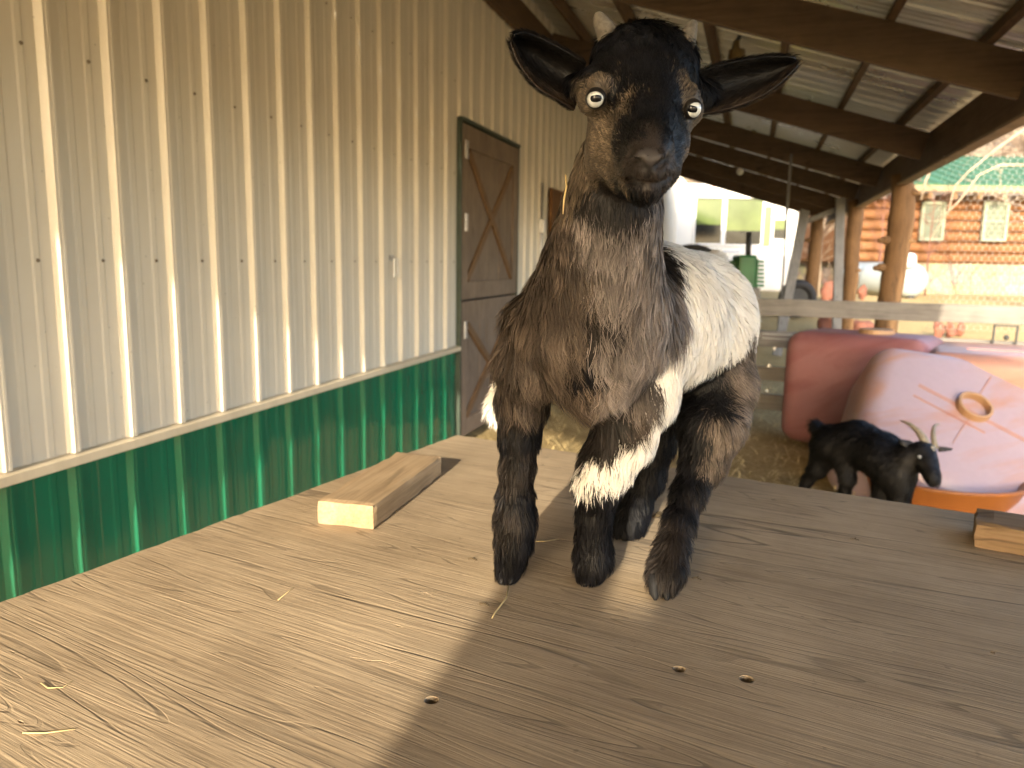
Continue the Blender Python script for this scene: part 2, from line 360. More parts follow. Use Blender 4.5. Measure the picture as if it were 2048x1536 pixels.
# half door
def door():
    fr = MB(); yc = (DY0+DY1)/2
    fr.box((WX+0.005, DY0-0.012, DZ1/2+0.0), (0.05, 0.024, DZ1)); fr.box((WX+0.005, DY1+0.012, DZ1/2), (0.05, 0.024, DZ1)); fr.box((WX+0.012, yc, DZ1+0.012), (0.05, DY1-DY0+0.048, 0.024))
    fr.build('door_frame', plain('door_gap_shade', (0.035, 0.05, 0.035), 0.5, 0.2, 8), barn)  # frame coloured dark to stand in for the shadow gap at the door
    for name, z0, z1 in (('upper_door', 1.015, DZ1-0.012), ('lower_door', 0.04, 1.0)):
        pl = MB(); n = 9; y0 = DY0+0.01; y1 = DY1-0.012; wdt = (y1-y0)/n
        for i in range(n): pl.box((WX-0.002+random.uniform(-.002, .002), y0+wdt*(i+0.5), (z0+z1)/2), (0.026, wdt-0.004, z1-z0))
        lf = pl.build(name, M_DOOR, barn, bevel=0.002)
        rl = MB(); x = WX+0.02
        for y in (y0+0.055, y1-0.055): rl.box((x, y, (z0+z1)/2), (0.018, 0.11, z1-z0))
        rl.box((x, (y0+y1)/2, z1-0.075), (0.018, y1-y0-0.222, 0.15)); rl.box((x, (y0+y1)/2, z0+0.06), (0.018, y1-y0-0.222, 0.12))
        r = rl.build('door_rail', M_DOOR, lf, bevel=0.002)
        br = MB(); a0, a1, b0, b1 = y0+0.11, y1-0.11, z0+0.12, z1-0.15
        br.bar((x-0.001, a0+0.02, b0+0.02), (x-0.001, a1-0.02, b1-0.02), 0.016, 0.055, (0, -(b1-b0), a1-a0)); br.build('cross_brace', M_DOORTRIM, lf, bevel=0.002)
        br = MB(); br.bar((x+0.003, a0+0.02, b1-0.02), (x+0.003, a1-0.02, b0+0.02), 0.016, 0.055, (0, b1-b0, a1-a0)); br.build('cross_brace', M_DOORTRIM, lf, bevel=0.002)
        for hz in ([1.30+0.727, 1.30+0.243] if name == 'upper_door' else [0.8]):
            h = MB(); h.box((x+0.0115, DY0+0.085, hz), (0.005, 0.05, 0.12)); h.tube([(x+0.014, DY0+0.055, hz-0.06), (x+0.014, DY0+0.055, hz+0.06)], 0.007, 8); h.build('hinge', M_STEEL, lf)
door()
# conduit with its box, and a brown board further along the wall
cd = thing('electrical_conduit', (WX, 7.10, 1.6), 'grey conduit with a small switch box running up the tan wall right of the door', 'conduit')
mb = MB(); mb.tube([(WX+0.03, 7.10, 1.30-0.55), (WX+0.03, 7.10, 1.30+0.70)], 0.013, 10); mb.build('pipe', M_STEEL, cd, smooth=True)
mb = MB(); mb.box((WX+0.035, 7.11, 1.606), (0.06, 0.075, 0.13)); mb.build('switch_box', M_STEEL, cd, bevel=0.006)
mb = MB(); mb.box((WX+0.031, 7.72, 1.30+0.05), (0.03, 0.62, 1.26)); mb.box((WX+0.050, 7.72, 1.30+0.62), (0.008, 0.63, 0.10)); mb.box((WX+0.050, 7.45, 1.30+0.05), (0.008, 0.08, 1.02))
tag(mb.build('wood_shutter', wood('rusty_brown_board', (0.075, 0.032, 0.011), (0.115, 0.052, 0.018), (0.16, 0.08, 0.03), axis=2), bevel=0.003), 'rusty brown wooden shutter fixed to the wall past the conduit', 'shutter')
# hook
hk = MB()
hk.box((WX+0.004, 3.995, 1.30-0.005), (0.008, 0.05, 0.03))
y0, z0 = 3.995, 1.30-0.01; hx = WX+0.030
hk.tube([(WX+0.004, y0-0.02, z0), (hx, y0-0.02, z0), (hx, y0-0.024, z0-0.10), (hx, y0+0.024, z0-0.10), (hx, y0+0.02, z0), (WX+0.004, y0+0.02, z0)], 0.0045, 8)
tag(hk.build('wall_hook', M_STEEL, smooth=False), 'small steel wire loop hook screwed to the tan wall left of the door', 'hook')

# ------------------------------------------------------------------ lean-to roof
RXB, RZT, RM, RH = 1.32, 1.30+1.076, 0.305, 0.235
def rz(x): return RZT + RM*(RXB-x)
roof = thing('lean_to_roof', (0, 5, 2.6), 'galvanized lean-to roof on brown rafters over the pen', 'roof')
sl_ = np.array([1, 0, -RM]); sl_ /= np.linalg.norm(sl_); up_ = np.array([RM, 0, 1]); up_ /= np.linalg.norm(up_)
RY = [-4.05, -2.5, -0.1, 2.35, 4.81, 7.33, 9.77, 11.8, 14.2, 16.6]
for yy in RY:
    mb = MB(); x0, x1 = (-1.938 if yy < -4 else -1.895), RXB; c = np.array([(x0+x1)/2, yy, rz((x0+x1)/2)]) - up_*RH/2*0.957; hx_ = 0.094 if yy < -4 else 0.0; c = c + up_*hx_/2
    mb.box(c, ((x1-x0)*math.hypot(1, RM), 0.042, RH*0.957+hx_), (sl_, (0, 1, 0), up_)); mb.build('rafter', M_RAFTER, roof, bevel=0.004)
for i, x in enumerate([-1.62, -1.05, -0.42, 0.10, 0.62, 1.10]):
    mb = MB(); mb.box(np.array([x, 6.4, rz(x)]) + up_*0.0455, (0.042, 21.0, 0.089), (sl_, (0, 1, 0), up_)); mb.build('purlin', M_RAFTER_Y, roof, bevel=0.003)
def roofing(ya, yb, xe):
    pts = []; y = ya
    while y < yb:
        pts += [(y, 0.0), (y+0.012, 0.028), (y+0.030, 0.028), (y+0.042, 0.0)]
        for q in (0.105, 0.168): pts += [(y+q-0.020, 0), (y+q-0.008, 0.011), (y+q+0.008, 0.011), (y+q+0.020, 0)]
        y += 0.2286
    vs = []; xs = np.linspace(-2.3, xe, 8)
    for x in xs:
        for y, h in pts:
            vs.append(np.array([x, y, rz(x)]) + up_*(0.0925+h))
    n = len(pts)
    return vs, [(j*n+i, j*n+i+1, (j+1)*n+i+1, (j+1)*n+i) for j in range(len(xs)-1) for i in range(n-1)]
v, f = roofing(-4.38, -0.15, RXB+0.95); link_mesh('roofing_sheet', v, f, M_GALV, roof)  # unseen overhang, widened at the near end to shade the tilted tank
v, f = roofing(-4.38+19*0.2286, 17.2, RXB+0.2); link_mesh('roofing_sheet', v, f, M_GALV, roof)
mb = MB(); mb.box((-1.905, 6.38, 1.30+1.90), (0.044, 20.9, 0.24)); mb.build('ledger', M_RAFTER_Y, roof, bevel=0.004)
mb = MB(); mb.box((RXB+0.022, 6.38, 1.30+0.945), (0.042, 20.9, 0.30)); mb.build('eave_beam', M_RAFTER_Y, roof, bevel=0.004)
mb = MB(); mb.box((RXB+0.022, 6.38, 1.30+0.789), (0.09, 20.9, 0.02)); mb.build('eave_edging', plain('pale_sawn_edge', (0.22, 0.15, 0.085), 0.8, 0.2, 9), roof)
# hanging tin, white knob, rope
p = aty(1470, 128, 6.2); lt = thing('hanging_lamp', p, 'brass coloured tin lamp hanging under the roof behind the goat ear', 'lamp')
mb = MB(); mb.tube([p+np.array((0, 0, .16)), p+np.array((0, 0, .10)), p+np.array((.01, 0, .095)), p+np.array((0, 0, -.14))], [0.02, 0.03, 0.058, 0.066], 16); mb.build('lamp_can', plain('brassy_tin', (0.36, 0.26, 0.12), 0.35, 0.25, 12, 0.6), lt, smooth=True)
mb = MB(); mb.tube([p+np.array((0, 0, .16)), p+np.array((0.03, 0.02, .22)), (p[0], p[1]+0.03, rz(p[0])+0.02)], 0.012, 8); mb.build('lamp_bracket', M_DARK, lt, smooth=True)
p = aty(1480, 343, 11.70); mb = MB(); mb.ball(p, (0.048, 0.04, 0.048), 14, 8); mb.tube([p+np.array((0, 0.0, 0)), p+np.array((0, 0.10, 0.0))], 0.02, 8)
tag(mb.build('porcelain_lampholder', M_WHITE, smooth=True), 'round white porcelain knob fixed to a dark rafter', 'lampholder')
mb = MB(); a = aty(1581, 330, 9.5); b = aty(1573, 430, 9.45); c = aty(1566, 560, 9.4); d = aty(1556, 650, 9.35)
mb.tube([a+np.array((0, 0, .12)), a, b], 0.016, 6); mb.tube([b, c, d], 0.011, 6)
tag(mb.build('rope', M_GRAYZ, smooth=True), 'thin grey rope hanging from the rafters in front of the white trailer', 'rope')

# unseen boards added behind the camera to throw the platform's straight shade edge
pt = thing('shade_panel', (0.2, -2.0, 1.32), 'unseen plank panel added to shade the platform', 'panel')
for i, (x0, x1, z0, z1) in enumerate(((-0.166, -0.038, 1.36, 2.07), (-0.040, 0.016, 1.36, 1.745), (-0.040, 0.016, 1.872, 2.07), (0.014, 0.17, 1.36, 2.06), (0.168, 0.35, 1.36, 2.07), (0.348, 0.53, 1.36, 2.06), (0.528, 0.74, 1.36, 2.06))):  # gap shaped to throw the lit patch between the kid's legs
    mb = MB(); mb.box(((x0+x1)/2, -2.0+0.004*(i % 2), (z0+z1)/2), (x1-x0, 0.025, z1-z0)); mb.build('plank', M_LUMBER, pt)
for x in (-0.10, 0.63):
    mb = MB(); mb.box((x, -2.035, 2.12), (0.06, 0.04, 0.8)); mb.build('hanger', M_LUMBER, pt)

# ------------------------------------------------------------------ log posts of the shed
def log_post(pix, y, zb, label, knots):
    pts = []; rad = []
    for px, py, wpx in pix:
        p = aty(px, py, y); dep = float((p-EYE) @ CF); pts.append(p); rad.append(wpx*0.5*dep/FPX)
    d = (pts[-1]-pts[-2])/(pts[-1][2]-pts[-2][2]); pts.append(pts[-1] + d*(zb-0.1-pts[-1][2])); rad.append(rad[-1]*1.12)
    d = (pts[1]-pts[0])/(pts[1][2]-pts[0][2]); pts.insert(0, np.array([pts[0][0], pts[0][1], 2.19])); rad.insert(0, rad[0]*0.95)
    # resample
    P = []; Rr = []; zs = [q[2] for q in pts]
    for z in np.linspace(zs[0], zs[-1], 34):
        i = max(k for k in range(len(zs)-1) if zs[k] >= z-1e-9); t = (zs[i]-z)/max(1e-6, zs[i]-zs[i+1]); t = min(max(t, 0), 1)
        P.append(pts[i]*(1-t)+pts[i+1]*t); Rr.append((rad[i]*(1-t)+rad[i+1]*t)*(1+0.06*noise.noise(Vector((z*6, y, 0)))))
    t = thing('log_post', (P[-1][0], y, zb), label, 'post', 'peeled log posts of the shed')
    mb = MB(); mb.tube(P, Rr, 18)
    for i in range(len(mb.v)):
        q = mb.v[i]; mb.v[i] = q + 0.008*np.array([noise.noise(Vector((q[0]*9, q[1]*9, q[2]*4))), noise.noise(Vector((q[0]*9+7, q[1]*9, q[2]*4))), 0])
    mb.build('trunk', M_LOG, t, smooth=True)
    for px, py, s, sx in knots:
        c = aty(px, py, y-0.05); mb = MB(); mb.ball(c, (0.05*s, 0.05*s, 0.045*s), 10, 7); mb.ball(c+CR*sx*0.05*s-CU*0.005, (0.035*s, 0.03*s, 0.028*s), 8, 6); mb.build('knot', M_LOG, t, smooth=True)
log_post([(1803, 325, 36), (1806, 400, 46), (1800, 460, 46), (1789, 540, 44), (1775, 620, 44), (1768, 680, 42)], 8.7, gz(1.4, 8.7),
         'thickest and nearest peeled log post with knots, behind the fence rail', [(1772, 480, 1.0, -1), (1762, 535, 1.0, -1), (1826, 385, 0.9, 1), (1822, 482, 0.6, 1)])
log_post([(1708, 385, 24), (1712, 420, 30), (1704, 500, 28), (1702, 560, 28), (1696, 610, 26), (1690, 680, 26)], 12.0, gz(1.3, 12.0),
         'middle log post of three, orange lit, right of the grey upright', [(1722, 412, 1.1, 1), (1713, 540, 0.8, 1)])
log_post([(1634, 425, 22), (1633, 470, 26), (1626, 540, 26), (1620, 590, 27), (1616, 660, 27)], 15.0, gz(1.0, 15.0),
         'farthest of the three log posts, orange, between the leaning board and grey upright', [(1617, 480, 0.9, -1), (1612, 520, 0.8, -1)])
shade_post = thing('log_post', (1.42, -2.0, 0), 'unseen log post added to shade the tilted tank', 'post', 'peeled log posts of the shed')  # added out of view to cast shade on the tilted tank
mb = MB(); mb.tube([(1.42+0.02*math.sin(z*3), -2.0+0.02*math.cos(z*2), z) for z in np.linspace(-0.1, 2.08, 14)], [0.165-0.012*i/13 for i in range(14)], 18); mb.build('trunk', M_LOG, shade_post, smooth=True)
# grey upright and leaning board with brace
def plank_between(name, p0, p1, wd, th, mat, label, cat, wdir=None):
    p0, p1 = np.asarray(p0), np.asarray(p1); d = p1-p0; L = np.linalg.norm(d); d = d/L; x = np.array(CR if wdir is None else wdir, float); x -= d*np.dot(x, d); x /= np.linalg.norm(x)
    mb = MB(); mb.box((p0+p1)/2, (wd, L, th), (x, d, np.cross(x, d))); return tag(mb.build(name, mat, bevel=0.004), label, cat)
a = aty(1681, 395, 11.55); b = aty(1673, 660, 11.55); b = b + (b-a)/abs(b[2]-a[2])*(b[2]-gz(b[0], 11.5))
plank_between('upright_board', a, b, 0.125, 0.04, M_GRAYZ, 'grey weathered upright board beside the middle log post', 'board')
a = aty(1610, 420, 11.5); b = aty(1575, 600, 11.2); b = b + (b-a)/abs(b[2]-a[2])*(b[2]-gz(b[0], 11.2))
plank_between('leaning_board', a, b, 0.125, 0.04, M_GRAYZ, 'grey weathered board leaning left of the farthest log post', 'board')
plank_between('diagonal_brace', aty(1612, 443, 11.62), aty(1690, 412, 11.62), 0.04, 0.07, M_GRAYZ, 'short grey diagonal brace up under the far rafters', 'brace', wdir=(0, 1, 0))

# ------------------------------------------------------------------ rail fence, wire netting
FY = 6.6
fence = thing('rail_fence', (0.9, FY, 0), 'weathered grey board fence with wide rails across the back of the pen', 'fence')
for zt_, h in ((1.30-0.285, 0.135), (1.30-0.545, 0.13), (1.30-0.83, 0.12), (1.30-1.06, 0.13)):
    mb = MB(); n = 14; vs = []
    x0, x1 = -0.55, 3.2
    for i in range(n):
        x = x0+(x1-x0)*i/(n-1); o = 0.012*noise.noise(Vector((x*2, zt_*7, 0)))
        vs += [(x, FY-0.02, zt_+o), (x, FY+0.02, zt_+o), (x, FY+0.02, zt_-h+o*0.5), (x, FY-0.02, zt_-h+o*0.5)]
    fs = [(i*4+k, i*4+(k+1) % 4, i*4+4+(k+1) % 4, i*4+4+k) for i in range(n-1) for k in range(4)] + [(3, 2, 1, 0), ((n-1)*4, (n-1)*4+1, (n-1)*4+2, (n-1)*4+3)]
    mb.add(vs, fs); mb.build('rail', M_GRAYX, fence, bevel=0.005)
for x in (-0.5, 0.02, 2.15):
    mb = MB(); mb.box((x, FY+0.07, 0.54), (0.09, 0.09, 1.12)); mb.build('fence_post', M_GRAYZ, fence, bevel=0.006)
for x in (0.17, 0.165, 0.20):
    z = {0.17: 0.48, 0.165: 0.27, 0.20: 0.62}[x]
    mb = MB(); mb.tube([(x, FY-0.03, z), (x, FY-0.02, z)], 0.013, 10); mb.build('bolt', M_STEEL, fence)
mb = MB()
for dz, sag in ((0.62, 0.01), (0.585, 0.02)):
    mb.tube([(x, FY-0.07, dz+0.12 - sag*math.sin(math.pi*(x-0.1)/3)) for x in np.linspace(0.1, 3.1, 12)], 0.0022, 5)
tag(mb.build('fence_wire', M_WHITE), 'thin pale electric fence wires strung between the two top rails', 'wire')
ins = MB(); c = aty(2010, 672, FY-0.07)
for dx in (-0.075, 0.075): ins.box(c+np.array((dx, 0, 0)), (0.012, 0.02, 0.15))
for dz in (-0.075, 0.075): ins.box(c+np.array((0, 0, dz)), (0.16, 0.02, 0.012))
ins.ball(c+np.array((0.01, 0, -0.01)), 0.02, 10, 6)
tag(ins.build('wire_tensioner', M_DARK), 'small square black tensioner frame on the fence wires at right', 'tensioner')
def netting():
    mb = MB(); cell = 0.046; y = FY+0.03; x0, x1, z0, z1 = 1.30, 2.75, 0.82, 2.13
    r = 0.0008; seen = set()
    dx = cell; dz = cell*0.80
    ni = int((x1-x0)/dx); nj = int((z1-z0)/dz)
    def pt(i, j, k):    # brick-like hexes
        ox = (j % 2)*dx/2
        base = {0: (0, 0.27), 1: (0.5, 0.0), 2: (0.5, -0.0)}[k]
        return (x0+i*dx+ox+base[0]*dx, z0+j*dz+base[1]*dz)
    def wire(a, b, rr):
        sag = lambda q: y + 0.03*noise.noise(Vector((q[0]*1.5, q[1]*1.5, 2)))
        mb.tube([(a[0], sag(a), a[1]), (b[0], sag(b), b[1])], rr, 3, cap=False)
    for j in range(nj):
        for i in range(ni):
            ox = (j % 2)*dx/2; X = x0+i*dx+ox; Z = z0+j*dz
            top = (X, Z+0.30*dz); l = (X-dx/2, Z); rgt = (X+dx/2, Z)
            wire(l, top, r); wire(top, rgt, r); wire(top, (X, Z+1.0*dz), r*1.5)
    tag(mb.build('wire_netting', plain('galvanized_wire', (0.62, 0.58, 0.52), 0.5, 0.1, 20, 0.3)), 'hexagonal chicken wire netting stretched above the fence at right', 'netting')
netting()

# ------------------------------------------------------------------ poly tanks
def rounded_box(name, parent, c, size, ax, r, mat, seg=7):
    o = MB().box(c, size, ax).build(name, mat, parent, smooth=True)
    b = o.modifiers.new('bevel', 'BEVEL'); b.width = r; b.segments = seg; b.limit_method = 'NONE'; b.profile = 0.5
    return o
# left red tank
a_ = R_(-24); ax = np.array([(math.cos(a_), math.sin(a_), 0), (-math.sin(a_), math.cos(a_), 0), (0, 0, 1)])
tl = thing('poly_tank', (0.72, 6.0, 0), 'dull red plastic tank standing upright against the fence rails', 'tank', 'plastic tanks in the pen')
rounded_box('shell', tl, (0.80, 6.02, 0.41), (0.98, 0.62, 0.82), ax, 0.13, M_TANKRED)
mb = MB(); mb.tube([(0.86, 6.0, 0.81), (0.86, 6.0, 0.85)], [0.12, 0.115], 20); mb.build('filler_ring', M_RING, tl, smooth=False)
# middle peach tank behind
t2 = thing('poly_tank', (1.75, 5.75, 0), 'pale peach plastic tank behind the tilted one, its flat top sunlit', 'tank', 'plastic tanks in the pen')
a_ = R_(-9); ax = np.array([(math.cos(a_), math.sin(a_), 0), (-math.sin(a_), math.cos(a_), 0), (0, 0, 1)])
rounded_box('shell', t2, (1.78, 5.72, 0.385), (1.30, 0.95, 0.77), ax, 0.09, M_TANKPEACH)
mb = MB(); mb.box((1.70, 5.60, 0.772), (0.7, 0.02, 0.012), ax); mb.build('seam', M_TANKRED, t2)
# tilted tank
BL = at(1688, 880, 4.25); BR = at(2140, 1135, 3.85); TL_ = at(1756, 662, 4.85)
u = BR-BL; u /= np.linalg.norm(u); vv = TL_-BL; vv -= u*np.dot(vv, u); Lv = np.linalg.norm(vv); vv /= Lv; nn = np.cross(u, vv)
if np.dot(nn, EYE-BL) < 0: nn = -nn
Lu = 1.35; th = 0.50
t3 = thing('poly_tank', (BL[0]+0.5, BL[1], 0), 'large faded lavender plastic tank tilted over, round filler neck facing the camera', 'tank', 'plastic tanks in the pen')
def on_face(px, py): d = at(px, py, 1.0) - EYE; return EYE + d*(np.dot(BL-EYE, nn)/np.dot(d, nn))
fc = [on_face(*p) for p in ((1703, 878), (1762, 676), (2190, 738), (2230, 1160))]
mb = MB(); mb.add(fc + [p - nn*th for p in fc], [(0, 1, 2, 3), (7, 6, 5, 4), (0, 4, 5, 1), (1, 5, 6, 2), (2, 6, 7, 3), (3, 7, 4, 0)])
bm_ = bmesh.new(); o = mb.build('shell', M_TANKPALE, t3, smooth=True); bm_.from_mesh(o.data); bmesh.ops.recalc_face_normals(bm_, faces=bm_.faces); bm_.to_mesh(o.data); bm_.free()
b = o.modifiers.new('bevel', 'BEVEL'); b.width = 0.12; b.segments = 7; b.limit_method = 'NONE'
rc = at(1945, 818, 1.0) - EYE; tpar = np.dot(BL-EYE, nn)/np.dot(rc, nn); RCt = EYE + rc*tpar
ring = MB(); n = 28; rr = 0.098
prof = [(rr, -0.01), (rr, 0.045), (rr*0.82, 0.045), (rr*0.80, -0.004), (0.0005, -0.004)]
vs = []; fs = []
for k in range(n):
    d = math.cos(math.tau*k/n)*u + math.sin(math.tau*k/n)*vv
    vs += [RCt + d*a + nn*b for a, b in prof]
m_ = len(prof); fs = [(k*m_+i, ((k+1) % n)*m_+i, ((k+1) % n)*m_+i+1, k*m_+i+1) for k in range(n) for i in range(m_-1)]
ring.add(vs, fs); ring.build('filler_ring', M_RING, t3, smooth=False, bevel=0.004)
mb = MB(); mb.bar(RCt + vv*0.12 + nn*0.002, RCt + vv*0.34 + u*0.02 + nn*0.002, 0.008, 0.006, nn); mb.build('mould_seam', M_TANKPEACH, t3)
mb = MB(); mb.bar(RCt - vv*0.11 + nn*0.002, RCt - vv*0.34 - u*0.02 + nn*0.002, 0.006, 0.006, nn); mb.build('mould_seam', M_TANKPEACH, t3)
for off in (0.12, 0.235):
    mb = MB(); mb.bar(BL + u*0.20 + vv*(Lv*0.5+off*0.9) + nn*0.001, BL + u*(0.62 if off < .2 else 1.2) + vv*(Lv*0.5+off*0.9) + nn*0.001, 0.03 if off > .2 else 0.018, 0.005, nn); mb.build('moulded_rib', M_TANKPEACH, t3, bevel=0.003)
# orange trough below it
mb = MB(); c = at(1880, 1000, 4.30); c[2] = 0.17
tt = thing('feed_trough', (c[0], c[1], 0), 'orange plastic tub on the straw under the tilted tank', 'tub')
pr_ = [(0.34, 0.0), (0.40, 0.13), (0.42, 0.15), (0.40, 0.155), (0.37, 0.14), (0.30, 0.03), (0.001, 0.03)]
vs = [(c[0]+a*math.cos(math.tau*k/30), c[1]+a*math.sin(math.tau*k/30)*0.8, b+0.005) for k in range(30) for a, b in pr_]; m_ = len(pr_)
mb.add(vs, [(k*m_+i, ((k+1) % 30)*m_+i, ((k+1) % 30)*m_+i+1, k*m_+i+1) for k in range(30) for i in range(m_-1)])
mb.build('tub', plain('orange_plastic', (0.24, 0.08, 0.016), 0.45, 0.15, 4), tt, smooth=True)

# ------------------------------------------------------------------ platform (the weathered top everything stands on)
TZ = 1.30-0.384
TLc = np.array([-0.599, 1.556]); far_dir = np.array([1.02, -0.236]); far_dir /= np.linalg.norm(far_dir)
near_dir = np.array([-0.173, -0.95]); near_dir /= np.linalg.norm(near_dir)
table = thing('wooden_platform', (0.2, 0.5, 0), 'big weathered plywood platform top filling the foreground', 'platform')
def tabletop():
    c = [TLc, TLc+far_dir*2.44, TLc+far_dir*2.44+near_dir*1.95, TLc+near_dir*1.95]
    n = 120; edge = []
    for a in range(4):
        p, q = c[a], c[(a+1) % 4]
        for i in range(n):
            t = i/n; e = p*(1-t)+q*t; nrm = np.array([q[1]-p[1], -(q[0]-p[0])]); nrm = nrm/np.linalg.norm(nrm)
            edge.append(e + nrm*(0.0035*noise.noise(Vector((a*9+t*90, 0, 0))) + 0.003*noise.noise(Vector((a*9+t*17, 5, 0)))))
    N_ = len(edge); vs = [(e[0], e[1], TZ) for e in edge] + [(e[0], e[1], TZ-0.018) for e in edge]
    fs = [list(range(N_))[::-1], list(range(N_, 2*N_))] + [(i, (i+1) % N_, N_+(i+1) % N_, N_+i) for i in range(N_)]
    o = link_mesh('tabletop', vs, fs, M_TABLE)
    cut = MB()
    for px, py, r in ((862, 1400, 0.0066), (1357, 1338, 0.0062), (1492, 1358, 0.0070), (1985, 1305, 0.0025)):
        p = atz(px, py, TZ); cut.tube([(p[0], p[1], TZ-0.03), (p[0]+r*0.1, p[1], TZ+0.01)], r, 14)
    for px, py, a, b in ((853, 1187, 0.0075, 0.0022), (797, 1252, 0.0065, 0.002), (42, 1444, 0.006, 0.0016), (25, 1304, 0.005, 0.0014)):
        p = atz(px, py, TZ); q = [(p[0]+a*s*math.cos(-0.1)+0, p[1]+a*s*math.sin(-0.22)) for s in (-1, 1)]
        cut.add([(q[0][0], q[0][1], TZ-.008), (p[0], p[1]-b, TZ-.008), (q[1][0], q[1][1], TZ-.008), (p[0], p[1]+b, TZ-.008), (q[0][0], q[0][1], TZ+.005), (p[0], p[1]-b, TZ+.005), (q[1][0], q[1][1], TZ+.005), (p[0], p[1]+b, TZ+.005)],
                [(3, 2, 1, 0), (4, 5, 6, 7), (0, 1, 5, 4), (1, 2, 6, 5), (2, 3, 7, 6), (3, 0, 4, 7)])
    pts = [(700, 1314), (722, 1318), (738, 1322), (760, 1322), (778, 1327), (800, 1319)]
    P = [atz(x, y, TZ) for x, y in pts]; lo = []; hi = []
    for i, p in enumerate(P):
        wdt = 0.0011*math.sin(math.pi*(i+0.6)/(len(P)+0.2))+0.0002; lo.append((p[0], p[1]-wdt)); hi.append((p[0], p[1]+wdt))
    loop = lo + hi[::-1]; k = len(loop)
    cut.add([(a, b, TZ-0.006) for a, b in loop] + [(a, b, TZ+0.004) for a, b in loop], [list(range(k))[::-1], list(range(k, 2*k))] + [(i, (i+1) % k, k+(i+1) % k, k+i) for i in range(k)])
    co = cut.build('cutter', None)
    md = o.modifiers.new('holes', 'BOOLEAN'); md.object = co; md.operation = 'DIFFERENCE'; md.solver = 'EXACT'
    dg = bpy.context.evaluated_depsgraph_get(); me = bpy.data.meshes.new_from_object(o.evaluated_get(dg))
    o.modifiers.clear(); o.data = me; me.name = 'tabletop'
    bpy.data.objects.remove(co)
    attach(o, table)
tabletop()
cx = TLc + far_dir*1.22 + near_dir*0.98
def fr(a, b): q = TLc + far_dir*a + near_dir*b; return q
ax = np.array([(far_dir[0], far_dir[1], 0), (-near_dir[0], -near_dir[1], 0), (0, 0, 1)])
mb = MB()
for b in (0.05, 1.90): q = fr(1.22, b); mb = MB(); mb.box((q[0], q[1], TZ-0.018-0.047), (2.36, 0.038, 0.09), ax); mb.build('apron', M_LUMBER, table, bevel=0.003)
for a in (0.08, 2.36):
    for b in (0.10, 1.85):
        q = fr(a, b); mb = MB(); mb.box((q[0], q[1], (TZ-0.019)/2), (0.085, 0.085, TZ-0.019), ax); mb.build('leg', M_LUMBER, table, bevel=0.004)
q = fr(1.22, 0.02); mb = MB(); mb.box((q[0], q[1], TZ-0.019), (2.4, 0.0, 0.0), ax)
mb = MB(); q = fr(1.22, 0.60); mb.box((q[0], q[1], 0.33), (2.2, 1.0, 0.04), ax); mb.build('lower_shelf', M_LUMBER, table)
mb = MB(); q = fr(1.22, 0.98); mb.box((q[0], q[1], TZ-0.0225), (2.34, 1.78, 0.006), ax); mb.build('hole_backing', M_DARK, table)  # added dark sheet, so the bolt holes look deep and shaded

# lumber lying on the platform
def rough_board(name, p0, p1, wd, ht, mat, label, cat, chip=0.003, seed=0):
    p0 = np.array(p0, float); p1 = np.array(p1, float); d = p1-p0; L = np.linalg.norm(d); d /= L; x = np.cross(d, (0, 0, 1)); x /= np.linalg.norm(x)
    nl, nw, nh = 26, 8, 4; bm = bmesh.new(); idx = {}
    def V(i, j, k):
        key = (i, j, k)
        if key in idx: return idx[key]
        p = p0 + d*L*i/nl + x*wd*(j/nw-0.5) + np.array((0, 0, ht*k/nh))
        corner = (j in (0, nw)) + (k in (0, nh)) + (i in (0, nl))
        if corner >= 2:
            ctr = p0 + d*L*0.5 + np.array((0, 0, ht/2)); s = abs(noise.noise(Vector((p[0]*19+seed, p[1]*19, p[2]*30))))
            p = p + (x*(-1 if j == nw else 1 if j == 0 else 0) + np.array((0, 0, -1 if k == nh else (0.3 if k == 0 else 0))) + d*(1 if i == 0 else -1 if i == nl else 0))*(0.0012 + chip*max(0, s-0.12)*2.5)
        elif corner == 1 and k != 0: p = p + 0.0007*np.array([noise.noise(Vector((p[0]*90, p[1]*20, p[2]*90))), 0, noise.noise(Vector((p[0]*90, p[1]*20, 5)))])
        idx[key] = bm.verts.new(p); return idx[key]
    for i in range(nl):
        for j in range(nw):
            for k in (0, nh):
                q = [V(i, j, k), V(i+1, j, k), V(i+1, j+1, k), V(i, j+1, k)]; bm.faces.new(q if k == nh else q[::-1])
        for k in range(nh):
            for j in (0, nw): bm.faces.new([V(i, j, k), V(i+1, j, k), V(i+1, j, k+1), V(i, j, k+1)])
    for i in (0, nl):
        for j in range(nw):
            for k in range(nh): bm.faces.new([V(i, j, k), V(i, j+1, k), V(i, j+1, k+1), V(i, j, k+1)])
    bmesh.ops.recalc_face_normals(bm, faces=bm.faces)
    me = bpy.data.meshes.new(name); bm.to_mesh(me); bm.free(); me.materials.append(mat)
    o = bpy.data.objects.new(name, me); COL.objects.link(o); return tag(o, label, cat)
a = atz(690, 1054, TZ+0.0005); b = atz(835, 948, TZ+0.0005); b[2] = a[2] = TZ+0.0006
dd = (b-a); b = a + dd/np.linalg.norm(dd)*0.30
rough_board('lumber_offcut', a, b, 0.089, 0.036, M_LUMBER, 'short weathered lumber offcut lying in the sun on the platform', 'board', 0.0022)
a = atz(1946, 1094, TZ); q = np.array([far_dir[0], far_dir[1], 0.]); back = np.array([0.2, 0.98, 0])*0.062; s = a + back*0.6
